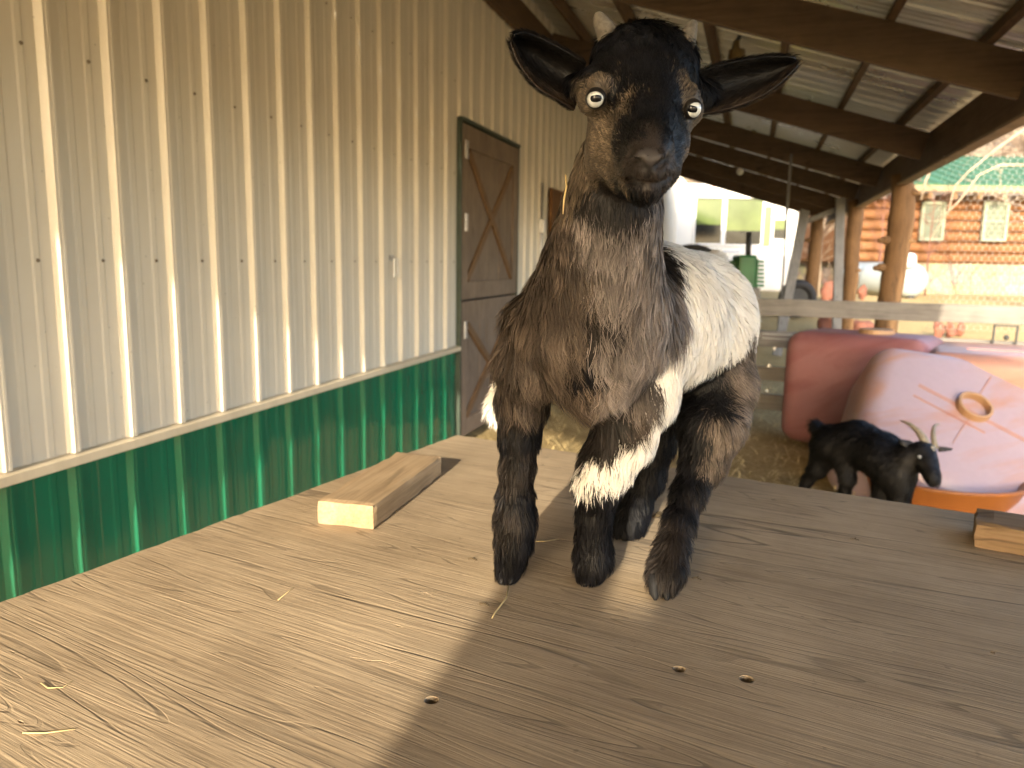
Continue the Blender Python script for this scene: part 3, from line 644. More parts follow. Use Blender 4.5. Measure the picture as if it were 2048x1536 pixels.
rough_board('lumber_block', (s[0], s[1], TZ+0.0006), (s[0]+q[0]*0.6, s[1]+q[1]*0.6-0.01, TZ+0.0006), 0.085, 0.036, wood('brown_edged_lumber', (0.11, 0.065, 0.03), (0.19, 0.118, 0.06), (0.25, 0.17, 0.095), rot=(0, 0, TROT), axis=0), 'brown edged lumber block at the far right rim of the platform', 'block', 0.003, 4)

# bits of straw and debris on the platform
def straw_piece(pix, wd, label, dz=0.001):
    P = [np.array(atz(x, y, TZ+dz)) for x, y in pix]; mb = MB(); mb.tube(P, [wd*0.5*(1-0.5*i/len(P)) for i in range(len(P))], 5); return tag(mb.build('straw_stem', M_STRAW, smooth=True), label, 'straw', 'straw stems on the platform')
straw_piece([(1017, 1172), (1013, 1195), (990, 1225), (984, 1236)], 0.0022, 'bent straw stem lying just below the left front hoof', 0.004)
straw_piece([(45, 1466), (90, 1466), (150, 1458)], 0.0012, 'straight pale straw stem at the near left of the platform')
straw_piece([(82, 1366), (95, 1376), (125, 1375), (145, 1362)], 0.0008, 'curled fine straw stem near the left edge of the platform')
straw_piece([(556, 1200), (578, 1182), (586, 1176)], 0.0008, 'short straw sliver in the sunny middle of the platform')
straw_piece([(1070, 1083), (1090, 1082), (1118, 1078)], 0.0008, 'thin straw lying between the front hooves')
db = thing('dung_crumb', atz(1317, 1032, TZ), 'dark crumbs of dry dung on the platform behind the hind leg', 'dung')
mb = MB()
for dx, dy, r in ((0, 0, .0045), (.004, .006, .0035), (.001, .011, .004), (-.004, -.004, .003), (.010, -.004, .002)): p = atz(1315, 1034, TZ); mb.ball((p[0]+dx, p[1]+dy, TZ+r*0.6), (r*1.3, r, r*0.7), 8, 5)
mb.build('crumb', M_DUNG, db)
for px, py, lb in ((1383, 1156, 'tiny dark twig crumb right of the hind hoof'), (1700, 1078, 'tiny dark twig crumb on the shaded right of the platform'), (958, 1208, 'tiny dark twig crumb left of the shade edge'), (935, 1118, 'tiny dark twig crumb in the sun left of the front hoof')):
    p = atz(px, py, TZ+0.001); mb = MB(); mb.tube([p, p+np.array((.006, .001, .001)), p+np.array((.012, -.001, .0))], 0.0007, 5); mb.tube([p+np.array((.006, .001, .001)), p+np.array((.008, .004, .002))], 0.0005, 5)
    tag(mb.build('twig_crumb', M_DUNG), lb, 'twig', 'crumbs on the platform')

# ------------------------------------------------------------------ beyond the pen
HR = np.array([cy_, sy_, 0.0]); HF = np.array([-sy_, cy_, 0.0]); UP = np.array([0, 0, 1.0]); FAX = (HR, HF, UP)
def ath(px, py, dep):                      # a spot at a level distance from the camera
    d = at(px, py, 1.0) - EYE; return EYE + d*(dep/np.dot(d, HF))
def ground_at(px, py):
    d = at(px, py, 1.0) - EYE; t = 2.0
    while t < 60:
        q = EYE + d*t
        if q[2] <= gz(q[0], q[1]): return q
        t += 0.03
    return EYE + d*60
def span(px0, px1, py0, py1, dep):          # centre, width and height of an upright rectangle
    a = ath(px0, (py0+py1)/2, dep); b = ath(px1, (py0+py1)/2, dep); t = ath((px0+px1)/2, py0, dep); u_ = ath((px0+px1)/2, py1, dep)
    return (a+b)/2, float(np.dot(b-a, HR)), float(t[2]-u_[2])
# log cabin
CD = 20.0
cab = thing('log_cabin', ground_at(1900, 592), 'orange log cabin with green metal roof on a field stone foundation', 'cabin')
c, W, H = span(1718, 2420, 402, 530, CD); nlog = 6; rl = H/nlog/2
for i in range(nlog):
    z = c[2]-H/2+rl*(2*i+1); mb = MB(); L0 = c-HR*(W/2+random.uniform(0.02, .2)); L1 = c+HR*W/2
    pts = [np.array([*(L0*(1-t)+L1*t)[:2], z]) for t in np.linspace(0, 1, 20)]
    mb.tube(pts, [rl*0.99*(1+0.03*noise.noise(Vector((t*9, i*3, 0)))) for t in range(20)], 14); mb.build('log', M_CABIN, cab, smooth=True)
mb = MB(); mb.box(c+HF*(3.2)+UP*0, (W, 6, H), FAX); mb.build('wall', M_CABIN, cab)
cs, Ws, Hs = span(1722, 2420, 530, 606, CD); mb = MB(); mb.box(cs+HF*3.0, (Ws, 6.3, Hs), FAX); mb.build('foundation', M_STONE, cab)
for px0, px1, py0, py1 in ((1844, 1886, 406, 479), (1968, 2012, 406, 480)):
    cw, ww, wh = span(px0, px1, py0, py1, CD-0.25); fr_ = MB()
    for s in (-1, 1): fr_.box(cw+HR*s*(ww/2), (0.07, 0.10, wh+0.07), FAX); fr_.box(cw+UP*s*wh/2, (ww-0.07, 0.10, 0.07), FAX)
    fr_.box(cw, (ww-0.07, 0.06, 0.05), FAX)
    f_ = fr_.build('window', plain('pale_green_window_frame', (0.19, 0.21, 0.15), 0.5, 0.08, 4), cab, bevel=0.008)
    mb = MB(); mb.box(cw+HF*0.03, (ww-0.06, 0.02, wh-0.06), FAX); mb.build('pane', M_FOIL, f_)
e0, We, _ = span(1690, 2460, 378, 378, CD-0.9)
pr = [e0 + HR*(-We/2), e0 + HR*(We/2)]
rb = np.array([*(e0+HF*4.2)[:2], ath(1900, 318, CD+3.3)[2]])
rv = rb - e0; rv = rv - HR*np.dot(rv, HR); rvn = rv/np.linalg.norm(rv); rn = np.cross(HR, rvn)
mb = MB(); mb.box(e0 + rv/2 + rn*0.06, (We, np.linalg.norm(rv), 0.05), (HR, rvn, rn))
for i in range(int(We/0.4)): mb.box(e0 - HR*(We/2-0.2-i*0.4) + rv/2 + rn*0.098, (0.04, np.linalg.norm(rv), 0.025), (HR, rvn, rn))
mb.build('roof', M_ROOFGREEN, cab)
cf, Wf, Hf = span(1690, 2460, 374, 386, CD-0.92); mb = MB(); mb.box(cf, (Wf, 0.05, Hf), FAX); mb.build('fascia', plain('tan_fascia_paint', (0.20, 0.15, 0.085), 0.7, 0.15, 3), cab, bevel=0.01)
mb = MB()
for i in range(int(Wf/0.6)): mb.box(cf - HR*(Wf/2-0.3-i*0.6) + HF*0.5 - UP*0.16, (0.09, 0.85, 0.14), FAX)
mb.build('rafter_tail', M_DOORTRIM, cab)
# air conditioner, propane tank
g = ground_at(1745, 566); dep = float((g-EYE) @ CF)
ac = thing('air_conditioner', g, 'boxy grey outdoor air conditioner unit by the cabin corner, behind the nearest log post', 'air conditioner')
c, W, H = span(1722, 1770, 500, 557, dep); mb = MB(); mb.box(c+HF*0.25, (W, 0.5, H), FAX); mb.build('case', plain('pale_grey_enamel', (0.26, 0.265, 0.25), 0.5, 0.05, 3), ac, bevel=0.02)
mb = MB()
for i in range(13): mb.box(c - HF*0.006 + HR*W*0.04 + UP*H*(-0.42+0.065*i), (W*0.82, 0.012, H*0.035), FAX)
mb.build('grille', plain('grey_fin_grille', (0.15, 0.155, 0.15), 0.5, 0.1, 9), ac)
mb = MB(); mb.box(c + HF*0.25 - UP*(H/2+0.05), (W*1.1, 0.6, 0.10), FAX); mb.build('pad', M_DARK, ac)
mb = MB(); mb.box(ath(1764, 512, dep-0.03), (0.09, 0.02, 0.20), FAX); mb.build('label_tag', M_YELLOW, ac)
dep = 17.2; c = ath(1838, 561, dep); r = 35*dep/FPX; gp = np.array([c[0]-0.6, c[1]-0.2, gz(c[0]-0.6, c[1])])
pp = thing('propane_tank', gp, 'big white propane tank with domed end, half hidden by the nearest log post', 'tank')
mb = MB(); n = 10; prof = [(-2.1, 0.02), (-2.08, r*.5), (-2.0, r*0.8), (-1.85, r)] + [(0.0, r)] + [(r*0.85*math.sin(t), r*math.cos(t)) for t in np.linspace(0.15, 1.54, n)]
PAX = -HF*0.97 + HR*0.24
mb.tube([c - PAX*r*0.7 + PAX*a for a, b in prof], [b for a, b in prof], 28); mb.build('vessel', plain('white_tank_enamel', (0.30, 0.335, 0.33), 0.4, 0.06, 3), pp, smooth=True)
mb = MB(); mb.tube([ath(1821, 534, dep), ath(1821, 518, dep), ath(1821, 509, dep), ath(1821, 506, dep)], [0.12, 0.12, 0.10, 0.03], 16); mb.build('valve_dome', M_WHITE, pp, smooth=True)
for a in (-0.35, -1.5):
    b_ = c + PAX*a; mb = MB(); mb.box((b_[0], b_[1], (gz(b_[0], b_[1])+b_[2]-r)/2+0.05), (0.12, 0.5, max(0.1, b_[2]-r-gz(b_[0], b_[1])+0.25)), FAX); mb.build('foot', M_DARK, pp)
# camper trailer
TD = 20.0
g = ath(1500, 588, TD); tr = thing('camper_trailer', (g[0], g[1], gz(g[0], g[1])), 'white camper trailer with two big windows parked behind the pen', 'trailer')
c, W, H = span(1235, 1597, 368, 585, TD); o = MB().box(c+HF*1.2, (W, 2.4, H), FAX).build('body', M_WHITE, tr, smooth=True); b = o.modifiers.new('bevel', 'BEVEL'); b.width = 0.14; b.segments = 5
def window(px0, px1, py0, py1, split, name='window'):
    cw, ww, wh = span(px0, px1, py0, py1, TD); cw = cw - HF*0.012
    fr_ = MB()
    for s in (-1, 1): fr_.box(cw+HR*s*(ww/2+0.03), (0.06, 0.05, wh+0.12), FAX); fr_.box(cw+UP*s*(wh/2+0.03), (ww, 0.05, 0.06), FAX)
    f_ = fr_.build(name, M_WHITE, tr, bevel=0.015)
    zt = wh*(1-split); mb = MB(); mb.box(cw + UP*(wh/2-zt/2), (ww, 0.02, zt), FAX); mb.build('reflection_pane', M_GLASS, f_)  # upper pane carries the painted green reflection
    if split: mb = MB(); mb.box(cw - UP*(wh/2-(wh-zt)/2), (ww, 0.018, wh-zt), FAX); mb.build('pane', M_GLASSDARK, f_)
window(1391, 1443, 397, 487, 0.42); window(1452, 1523, 398, 489, 0.30); window(1547, 1569, 440, 478, 0.5)
cw, ww, wh = span(1527, 1541, 413, 493, TD); mb = MB(); mb.box(cw-HF*0.015, (ww, 0.04, wh), FAX); mb.build('door_panel', plain('brown_door_panel', (0.30, 0.15, 0.07), 0.5, 0.1, 4), tr)
cw, ww, wh = span(1396, 1513, 391, 397, TD); mb = MB(); mb.box(cw-HF*0.06, (ww, 0.12, wh), FAX); mb.build('awning_rail', M_WHITE, tr, bevel=0.01)
mb = MB(); mb.box(ath(1425, 376, TD)-HF*0.01, (0.09, 0.05, 0.05), FAX); mb.build('marker_light', plain('orange_lens', (0.7, 0.2, 0.05), 0.3), tr, bevel=0.01)
mb = MB(); mb.tube([ath(1447+i*1.05, 503+2.6*math.sin(i*1.35)+1.1*math.sin(i*0.63), TD)-HF*0.012 for i in range(32)], 0.013, 5); mb.build('script_marking', plain('pale_blue_grey_script', (0.45, 0.48, 0.54), 0.5), tr)
for px in (1410, 1548):
    q = ath(px, 590, TD); gg = gz(q[0], q[1]); mb = MB(); mb.disc_prism(np.array([q[0], q[1], gg+0.33])+HF*0.05, HF, 0.34, 0.2, 24); wq = mb.build('wheel', M_BLACK, tr); mb = MB(); mb.disc_prism(np.array([q[0], q[1], gg+0.33])+HF*0.04, HF, 0.17, 0.05, 16); mb.build('rim', M_STEEL, wq)
# tractor
g = ground_at(1495, 640); g = ath(1495, 600, 12.5); g[2] = gz(g[0], g[1]); dd_ = 12.5
tk = thing('tractor', g, 'old green tractor with an upright exhaust stack in front of the white trailer', 'tractor')
c, W, H = span(1476, 1513, 510, 588, dd_); mb = MB(); mb.box(c+HF*0.2, (W, 0.42, H), FAX); mb.build('radiator_shell', M_TRACTOR, tk, bevel=0.04, seg=3)
c, W, H = span(1340, 1478, 520, 575, dd_+0.25); mb = MB(); mb.box(c+HF*0.1, (W, 0.36, H), FAX); mb.build('hood', M_TRACTOR, tk, bevel=0.03)
mb = MB()
for i in range(7):
    cc, W, H = span(1512, 1529, 521+i*8, 526+i*8, dd_); mb.box(cc+HF*0.16, (W, 0.30, H), FAX)
cc, W, H = span(1512, 1516, 518, 580, dd_); mb.box(cc+HF*0.16, (W, 0.34, H), FAX)
mb.build('side_louvre', M_TRACTOR, tk, bevel=0.005)
mb = MB(); a = ath(1496, 515, dd_+0.1); mb.tube([a, ath(1497, 490, dd_+0.1), ath(1498, 464, dd_+0.1)], [0.045, 0.045, 0.04], 12); mb.build('exhaust_stack', M_DARK, tk, smooth=True)
for px, rr_, dp in ((1400, 0.62, dd_+0.2), (1380, 0.62, dd_+1.6), (1440, 0.30, dd_+0.3), (1430, 0.30, dd_+1.2)):
    q = ath(px, 600, dp); q[2] = gz(q[0], q[1])+rr_; mb = MB(); mb.disc_prism(q-HF*0.1, HF, rr_, 0.22, 26); wq = mb.build('wheel', M_BLACK, tk, bevel=0.03); mb = MB(); mb.disc_prism(q-HF*0.11, HF, rr_*.5, 0.02, 18); mb.build('rim', M_YELLOW, wq)
mb = MB(); q = ath(1420, 512, dd_+0.6); mb.tube([q+0.2*(math.cos(t)*HR+math.sin(t)*(0.5*UP+0.8*HF)) for t in np.linspace(0, math.tau, 20)], 0.015, 6, cap=False); mb.tube([q, q-UP*0.3+HR*0.25], 0.015, 6); mb.build('steering_wheel', M_DARK, tk)
# tyre, boulders
q = ground_at(1592, 636); dep = float((q-EYE) @ CF); R0 = 38*dep/FPX
ty = thing('spare_tyre', q, 'black tyre standing on edge behind the leaning board', 'tyre')
mb = MB(); ctr = q + UP*R0*1.02
vs = []; nR, nr = 28, 10
for i in range(nR):
    t = math.tau*i/nR; dr = math.cos(t)*HR + math.sin(t)*UP
    for k in range(nr): s = math.tau*k/nr; vs.append(ctr + dr*(R0*0.76+R0*0.24*math.cos(s)) + HF*R0*0.30*math.sin(s))
mb.add(vs, [(i*nr+k, ((i+1) % nR)*nr+k, ((i+1) % nR)*nr+(k+1) % nr, i*nr+(k+1) % nr) for i in range(nR) for k in range(nr)]); mb.build('rubber', M_BLACK, ty, smooth=True)
mb = MB(); mb.disc_prism(ctr-HF*0.03, HF, R0*0.55, 0.06, 20); mb.build('rim', M_DARK, ty)
for i, (px, pyb, wpx, hpx, lb) in enumerate(((1655, 604, 26, 44, 'reddish sandstone boulder between the grey upright and the farthest log post'), (1724, 597, 16, 30, 'small upright reddish boulder just right of the middle log post'), (1652, 664, 34, 40, 'dark red boulder seen through the rail gap left of the grey upright'), (1722, 694, 50, 62, 'broad reddish boulder low in the rail gap beside the nearest log post'), (1876, 676, 20, 40, 'leftmost red boulder of the row seen under the sunlit rail'), (1899, 672, 19, 32, 'middle red boulder of the row seen under the sunlit rail'), (1919, 670, 17, 28, 'rightmost red boulder of the row seen under the sunlit rail'))):
    q = ground_at(px, pyb); dep = float((q-EYE) @ CF); s = dep/FPX; mb = MB(); rx, rzz = wpx*s/2, hpx*s/2
    mb.ball(q+UP*rzz*0.8, (rx, rx*0.9, rzz), 18, 12)
    for k in range(len(mb.v)):
        v_ = mb.v[k]; mb.v[k] = v_ + (v_-q-UP*rzz*0.8)*0.55*noise.noise(Vector((v_[0]*1.1/rx+i*7, v_[1]*1.1/rx, v_[2]*1.1/rx)))
    tag(mb.build('boulder', M_REDROCK, smooth=True), lb, 'boulder', 'reddish boulders beyond the fence')
# bare trees and twigs
def bare_tree(base, height, spread, label, mat, name='bare_tree', group=None, nb=26, lean=(0, 0, 0), tr=0.03, depth=3):
    t = thing(name, base, label, 'tree' if 'tree' in name else 'shrub', group); base = np.asarray(base, float); tw = MB(); tk_ = MB()
    top = base + UP*height + np.array(lean)
    tk_.tube([base-UP*0.1, base*0.6+top*0.4+np.array((random.uniform(-.1, .1)*spread, random.uniform(-.1, .1)*spread, 0)), top], [height*tr, height*tr*0.6, height*tr*0.12], 7)
    def grow(p, d, L, r, lv):
        q1 = p + d*L*0.5 + np.array([random.gauss(0, .06), random.gauss(0, .06), random.gauss(0, .04)])*L; q2 = p + d*L + np.array([random.gauss(0, .1), random.gauss(0, .1), random.gauss(0.03, .08)])*L
        tw.tube([p, q1, q2], [r, r*0.75, r*0.35], 4, cap=False)
        if lv > 0:
            for _ in range(4):
                f_ = random.uniform(0.3, 1); s_ = q1*(1-f_)+q2*f_ if f_ > .5 else p*(1-f_)+q1*f_
                e = d + np.array([random.gauss(0, .55), random.gauss(0, .55), random.gauss(0.1, .4)]); grow(s_, e/np.linalg.norm(e), L*random.uniform(.4, .65), r*.55, lv-1)
    for i in range(nb):
        f_ = random.uniform(0.25, 1); p = base*(1-f_)+top*f_; a = random.uniform(0, math.tau); d = np.array([math.cos(a)*spread, math.sin(a)*spread, random.uniform(0.3, 1.1)]); d /= np.linalg.norm(d)
        grow(p, d, height*random.uniform(.22, .42)*(1.25-f_*0.6), height*tr*0.22, depth-1)
    tk_.build('trunk', mat, t, smooth=True); tw.build('twigs', mat, t)
lbs = ['bare hillside tree above the cabin roof, leftmost', 'bare hillside tree above the cabin roof, broad and low', 'tall bare tree on the hillside near the right frame edge', 'bare tree behind the white trailer, left of its windows', 'bare tree on the slope right of the trailer', 'thin bare tree on the slope between two log posts']
for i, (px, dep, hh) in enumerate(((1890, 33, 5.5), (1960, 36, 5), (2040, 31, 6.5), (1372, 36, 5.0), (1612, 33, 5.5), (1660, 28, 5.0))):
    q = ath(px, 520, dep); q[2] = gz(q[0], q[1]); bare_tree(q, hh, 0.9, lbs[i], M_BRUSH, group='bare trees on the slope', nb=22)
q = ath(2200, 600, 13.5); q[2] = gz(q[0], q[1]); bare_tree(q, 4.6, 1.0, 'pale bare tree whose arching branches hang in front of the cabin at right', M_BRANCH, nb=9, lean=(-1.2, 0, 0), tr=0.022, depth=3)
tb = MB()
for P in (((2060, 250), (1990, 300), (1935, 345), (1908, 375), (1898, 420), (1860, 480)), ((2050, 330), (2000, 330), (1958, 350), (1920, 400), (1880, 440)), ((1870, 320), (1852, 360), (1842, 400))):
    pts = [ath(x, y, 13.0+0.1*i) for i, (x, y) in enumerate(P)]; tb.tube(pts, [0.024-0.003*i for i in range(len(pts))], 6)
tag(tb.build('arching_branch', M_BRANCH, smooth=True), 'pale arching bare branches drooping across the cabin window at right', 'branch')
for i, (px, lb) in enumerate(((1752, 'reddish twiggy shrub beside the cabin corner left of the nearest log post'), (1850, 'reddish twiggy shrub under the cabin eave right of the nearest log post'))):
    q = ath(px, 590, 19.0); q[2] = gz(q[0], q[1]); bare_tree(q, 2.6, 0.5, lb, plain('red_twig_bark', (0.15, 0.07, 0.05), 0.9, 0.2, 9), name='bare_shrub', group='twiggy shrubs at the cabin', nb=16, depth=2, tr=0.012)
q = ath(1636, 600, 17.5); q[2] = gz(q[0], q[1]); bare_tree(q, 2.0, 0.8, 'pale brush heap beyond the farthest log post', M_BRANCH, name='bare_shrub', nb=26, depth=3, tr=0.012)

# ------------------------------------------------------------------ animals: one smooth skin grown round a skeleton, then a coat of hair
def skin(prims, h, k_def):
    P = [(np.asarray(a, float), np.asarray(b, float), ra, rb, k, sg) for a, b, ra, rb, k, sg in prims]
    lo = np.min([np.minimum(a-ra, b-rb) for a, b, ra, rb, k, sg in P if sg > 0], 0) - 3*h; hi = np.max([np.maximum(a+ra, b+rb) for a, b, ra, rb, k, sg in P if sg > 0], 0) + 3*h
    dim = np.ceil((hi-lo)/h).astype(int)+1
    F = np.full(dim, 0.2, np.float32)
    for a, b, ra, rb, k, sg in P:
        m = max(ra, rb) + k + 2.5*h
        i0 = np.clip(np.floor((np.minimum(a, b)-m-lo)/h).astype(int), 0, dim); i1 = np.clip(np.ceil((np.maximum(a, b)+m-lo)/h).astype(int)+1, 0, dim)
        if np.any(i1 <= i0): continue
        g = [(lo[j] + h*np.arange(i0[j], i1[j])).astype(np.float32) for j in range(3)]
        X, Y, Z = np.meshgrid(*g, indexing='ij'); d = b-a; L2 = max(1e-9, float(d@d))
        t = np.clip(((X-a[0])*d[0]+(Y-a[1])*d[1]+(Z-a[2])*d[2])/L2, 0, 1)
        D = np.sqrt((X-a[0]-t*d[0])**2+(Y-a[1]-t*d[1])**2+(Z-a[2]-t*d[2])**2) - (ra+(rb-ra)*t)
        s = (slice(i0[0], i1[0]), slice(i0[1], i1[1]), slice(i0[2], i1[2])); A = F[s]
        if sg > 0:
            q = np.clip(0.5+0.5*(D-A)/k, 0, 1); F[s] = D*(1-q)+A*q - k*q*(1-q)
        else:
            D = -D; q = np.clip(0.5-0.5*(D-A)/k, 0, 1); F[s] = D*(1-q)+A*q + k*q*(1-q)
    S = F < 0
    n = np.array(dim)-1; acc = np.zeros((*n, 3), np.float32); cnt = np.zeros(n, np.int16)
    C = [(i, j, k) for i in (0, 1) for j in (0, 1) for k in (0, 1)]
    def blk(A, c): return A[c[0]:c[0]+n[0], c[1]:c[1]+n[1], c[2]:c[2]+n[2]]
    for c in C:
        for ax_ in range(3):
            if c[ax_]: continue
            e = list(c); e[ax_] = 1
            m = blk(S, c) != blk(S, e); idx = np.nonzero(m)
            fa, fb = blk(F, c)[idx], blk(F, e)[idx]; t = fa/(fa-fb)
            for q in range(3): acc[idx+(np.full(len(idx[0]), q),)] += c[q] + (t if q == ax_ else 0)
            cnt[idx] += 1
    act = np.nonzero(cnt); ids = -np.ones(n, np.int32); ids[act] = np.arange(len(act[0]))
    V = (np.stack(act, 1) + acc[act]/cnt[act][:, None])*h + lo
    faces = []
    for ax_ in range(3):
        o = [q for q in range(3) if q != ax_]
        sl0 = [slice(None)]*3; sl1 = [slice(None)]*3; sl0[ax_] = slice(0, -1); sl1[ax_] = slice(1, None)
        a, b = S[tuple(sl0)], S[tuple(sl1)]; idx = np.array(np.nonzero(a != b)).T
        idx = idx[(idx[:, o[0]] > 0) & (idx[:, o[1]] > 0) & (idx[:, o[0]] < n[o[0]]) & (idx[:, o[1]] < n[o[1]]) & (idx[:, ax_] < n[ax_])]
        flip = a[tuple(idx.T)]
        if ax_ == 1: flip = ~flip
        def gid(d0, d1): q = idx.copy(); q[:, o[0]] += d0; q[:, o[1]] += d1; return ids[tuple(q.T)]
        Q = np.stack([gid(-1, -1), gid(0, -1), gid(0, 0), gid(-1, 0)], 1); Q[~flip] = Q[~flip][:, ::-1]
        faces.append(Q)
    return V.astype(np.float64), np.concatenate(faces)
def vnormals(V, Q):
    fn = np.cross(V[Q[:, 2]]-V[Q[:, 0]], V[Q[:, 3]]-V[Q[:, 1]]); Nn = np.zeros_like(V)
    for k in range(4): np.add.at(Nn, Q[:, k], fn)
    return Nn/(np.linalg.norm(Nn, axis=1, keepdims=True)+1e-12)
def relax(V, Q, it=4, f=0.5):
    for _ in range(it):
        A = np.zeros_like(V); c = np.zeros(len(V))
        for k in range(4):
            np.add.at(A, Q[:, k], V[Q[:, (k+1) % 4]]+V[Q[:, (k+3) % 4]]); np.add.at(c, Q[:, k], 2)
        V = V*(1-f) + f*A/c[:, None]
    return V
def fast_mesh(name, V, Q, mat, parent, cols=None, nrm=None):
    """Q: list of face index arrays of equal width each"""
    me = bpy.data.meshes.new(name); me.vertices.add(len(V)); me.vertices.foreach_set('co', np.ascontiguousarray(V, np.float32).ravel())
    tot = sum(len(q) for q in Q); loops = np.concatenate([q.ravel() for q in Q]).astype(np.int32); sizes = np.concatenate([np.full(len(q), q.shape[1]) for q in Q]).astype(np.int32)
    me.loops.add(len(loops)); me.loops.foreach_set('vertex_index', loops); me.polygons.add(tot)
    me.polygons.foreach_set('loop_start', np.concatenate([[0], np.cumsum(sizes)[:-1]]).astype(np.int32))
    me.update(calc_edges=True); me.polygons.foreach_set('use_smooth', np.ones(tot, bool))
    if cols is not None:
        a = me.color_attributes.new('Col', 'FLOAT_COLOR', 'POINT'); a.data.foreach_set('color', np.concatenate([cols, np.ones((len(cols), 1))], 1).astype(np.float32).ravel())
    if nrm is not None: me.normals_split_custom_set_from_vertices(nrm.astype(np.float32))
    me.materials.append(mat); o = bpy.data.objects.new(name, me); COL.objects.link(o); attach(o, parent); return o
def vcol_mat(name, rough, spec, sheen=0.0):
    m, t, p = new_mat(name); a = t.nodes.new('ShaderNodeAttribute'); a.attribute_name = 'Col'; t.links.new(a.outputs['Color'], p.inputs['Base Color'])
    p.inputs['Roughness'].default_value = rough; p.inputs['Specular IOR Level'].default_value = spec
    p.inputs['Sheen Weight'].default_value = sheen; p.inputs['Sheen Roughness'].default_value = 0.5
    return m
M_HIDE = vcol_mat('goat_hide', 0.5, 0.3); M_HAIR = vcol_mat('goat_hair', 0.5, 0.16)
def nz3(P, s, seed):       # cheap smooth vector noise from summed sines
    r = np.random.default_rng(seed); out = np.zeros(len(P))
    for _ in range(6):
        k = r.normal(0, 1, 3); k = k/np.linalg.norm(k)*s*r.uniform(.6, 1.6); out += np.sin(P @ k + r.uniform(0, 6.28))
    return out/2.45
def coat(name, V, Q, Nn, parent, count, field, width, mat, clump=0.6, nclump=None, segs=3, seed=1):
    """hair: field(P, N) -> dens, length, direction, lift, root colour, tip colour, wave"""
    rng = np.random.default_rng(seed)
    T = np.concatenate([Q[:, [0, 1, 2]], Q[:, [0, 2, 3]]]); C = V[T].mean(1)
    ar = np.linalg.norm(np.cross(V[T[:, 1]]-V[T[:, 0]], V[T[:, 2]]-V[T[:, 0]]), axis=1)
    dens = field(C, Nn[T].mean(1))[0]; wgt = ar*dens; wgt /= wgt.sum()
    ti = rng.choice(len(T), count, p=wgt); r1, r2 = rng.random(count), rng.random(count); s = np.sqrt(r1); b0, b1, b2 = 1-s, s*(1-r2), s*r2
    P = V[T[ti, 0]]*b0[:, None]+V[T[ti, 1]]*b1[:, None]+V[T[ti, 2]]*b2[:, None]; Nr = Nn[T[ti, 0]]*b0[:, None]+Nn[T[ti, 1]]*b1[:, None]+Nn[T[ti, 2]]*b2[:, None]
    Nr /= np.linalg.norm(Nr, axis=1, keepdims=True)
    _, L, D, lift, c0, c1, wave = field(P + rng.normal(0, 0.003, P.shape), Nr)
    L = L*rng.uniform(0.6, 1.15, count)
    D = D + rng.normal(0, 0.16, D.shape); D -= Nr*(D*Nr).sum(1, keepdims=True); D /= np.linalg.norm(D, axis=1, keepdims=True)+1e-9
    d = D + Nr*(lift*rng.uniform(.6, 1.4, count))[:, None]; d /= np.linalg.norm(d, axis=1, keepdims=True)
    ts = np.linspace(0, 1, segs+1); pts = []
    nc = nclump or count//26; ci = rng.choice(count, nc, replace=False); kd = KDTree(nc)
    for j, q in enumerate(P[ci]): kd.insert(q, j)
    kd.balance(); near = np.array([kd.find(q)[1] for q in P]); cs = ci[near]
    side = np.cross(Nr, D); dist = np.linalg.norm(P-P[cs], axis=1); cw = clump*np.clip(1-dist/(0.9*L+0.004), 0, 1)*rng.uniform(.5, 1.1, count)
    va = np.clip(1.2-1.25*c1.max(1), 0.12, 1); cw = cw*np.where(c1.max(1) > .5, 0.5, 1.0); cv = 1+va*(rng.uniform(0.5, 1.5, nc)[near]*rng.uniform(.65, 1.35, count)-1); ph = rng.uniform(0, 6.28, nc)[near]
    for t in ts:
        a = P + d*(L*t)[:, None] - Nr*(0.55*lift*L*t*t)[:, None] + side*(wave*L*0.16*np.sin(ph+t*4.2)*t)[:, None]
        cc = P[cs] + d[cs]*(L*t)[:, None] - Nr[cs]*(0.55*lift*L*t*t)[:, None] + side[cs]*(wave*L*0.16*np.sin(ph+t*4.2)*t)[:, None]
        pts.append(a + (cc-a)*(cw*t**1.2)[:, None])
    ang = rng.normal(0, 0.55, count); wdir = side*np.cos(ang)[:, None] + Nr*np.sin(ang)[:, None]
    nv = []; VV = []; CC = []
    nr2 = Nr*np.cos(ang)[:, None] - side*np.sin(ang)[:, None]
    nr2 = nr2*0.5 + Nr*0.5
    for i, t in enumerate(ts):
        tg = pts[min(i+1, segs)]-pts[max(i-1, 0)]; tg /= np.linalg.norm(tg, axis=1, keepdims=True)+1e-9
        nn_ = nr2 - tg*(nr2*tg).sum(1, keepdims=True)*0.8; nn_ /= np.linalg.norm(nn_, axis=1, keepdims=True)
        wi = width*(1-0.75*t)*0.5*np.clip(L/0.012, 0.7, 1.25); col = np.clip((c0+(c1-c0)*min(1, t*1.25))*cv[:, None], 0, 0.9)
        if i < segs:
            VV += [pts[i]-wdir*wi[:, None], pts[i]+wdir*wi[:, None]]; CC += [col, col]; nv += [nn_, nn_]
        else: VV.append(pts[i]); CC.append(col); nv.append(nn_)
    m_ = 2*segs+1; VV = np.stack(VV, 1).reshape(-1, 3); CC = np.stack(CC, 1).reshape(-1, 3); nv = np.stack(nv, 1).reshape(-1, 3)
    base = np.arange(count)*m_; quads = np.concatenate([np.stack([base+2*i, base+2*i+1, base+2*i+3, base+2*i+2], 1) for i in range(segs-1)]) ; tri = np.stack([base+2*segs-2, base+2*segs-1, base+2*segs], 1)
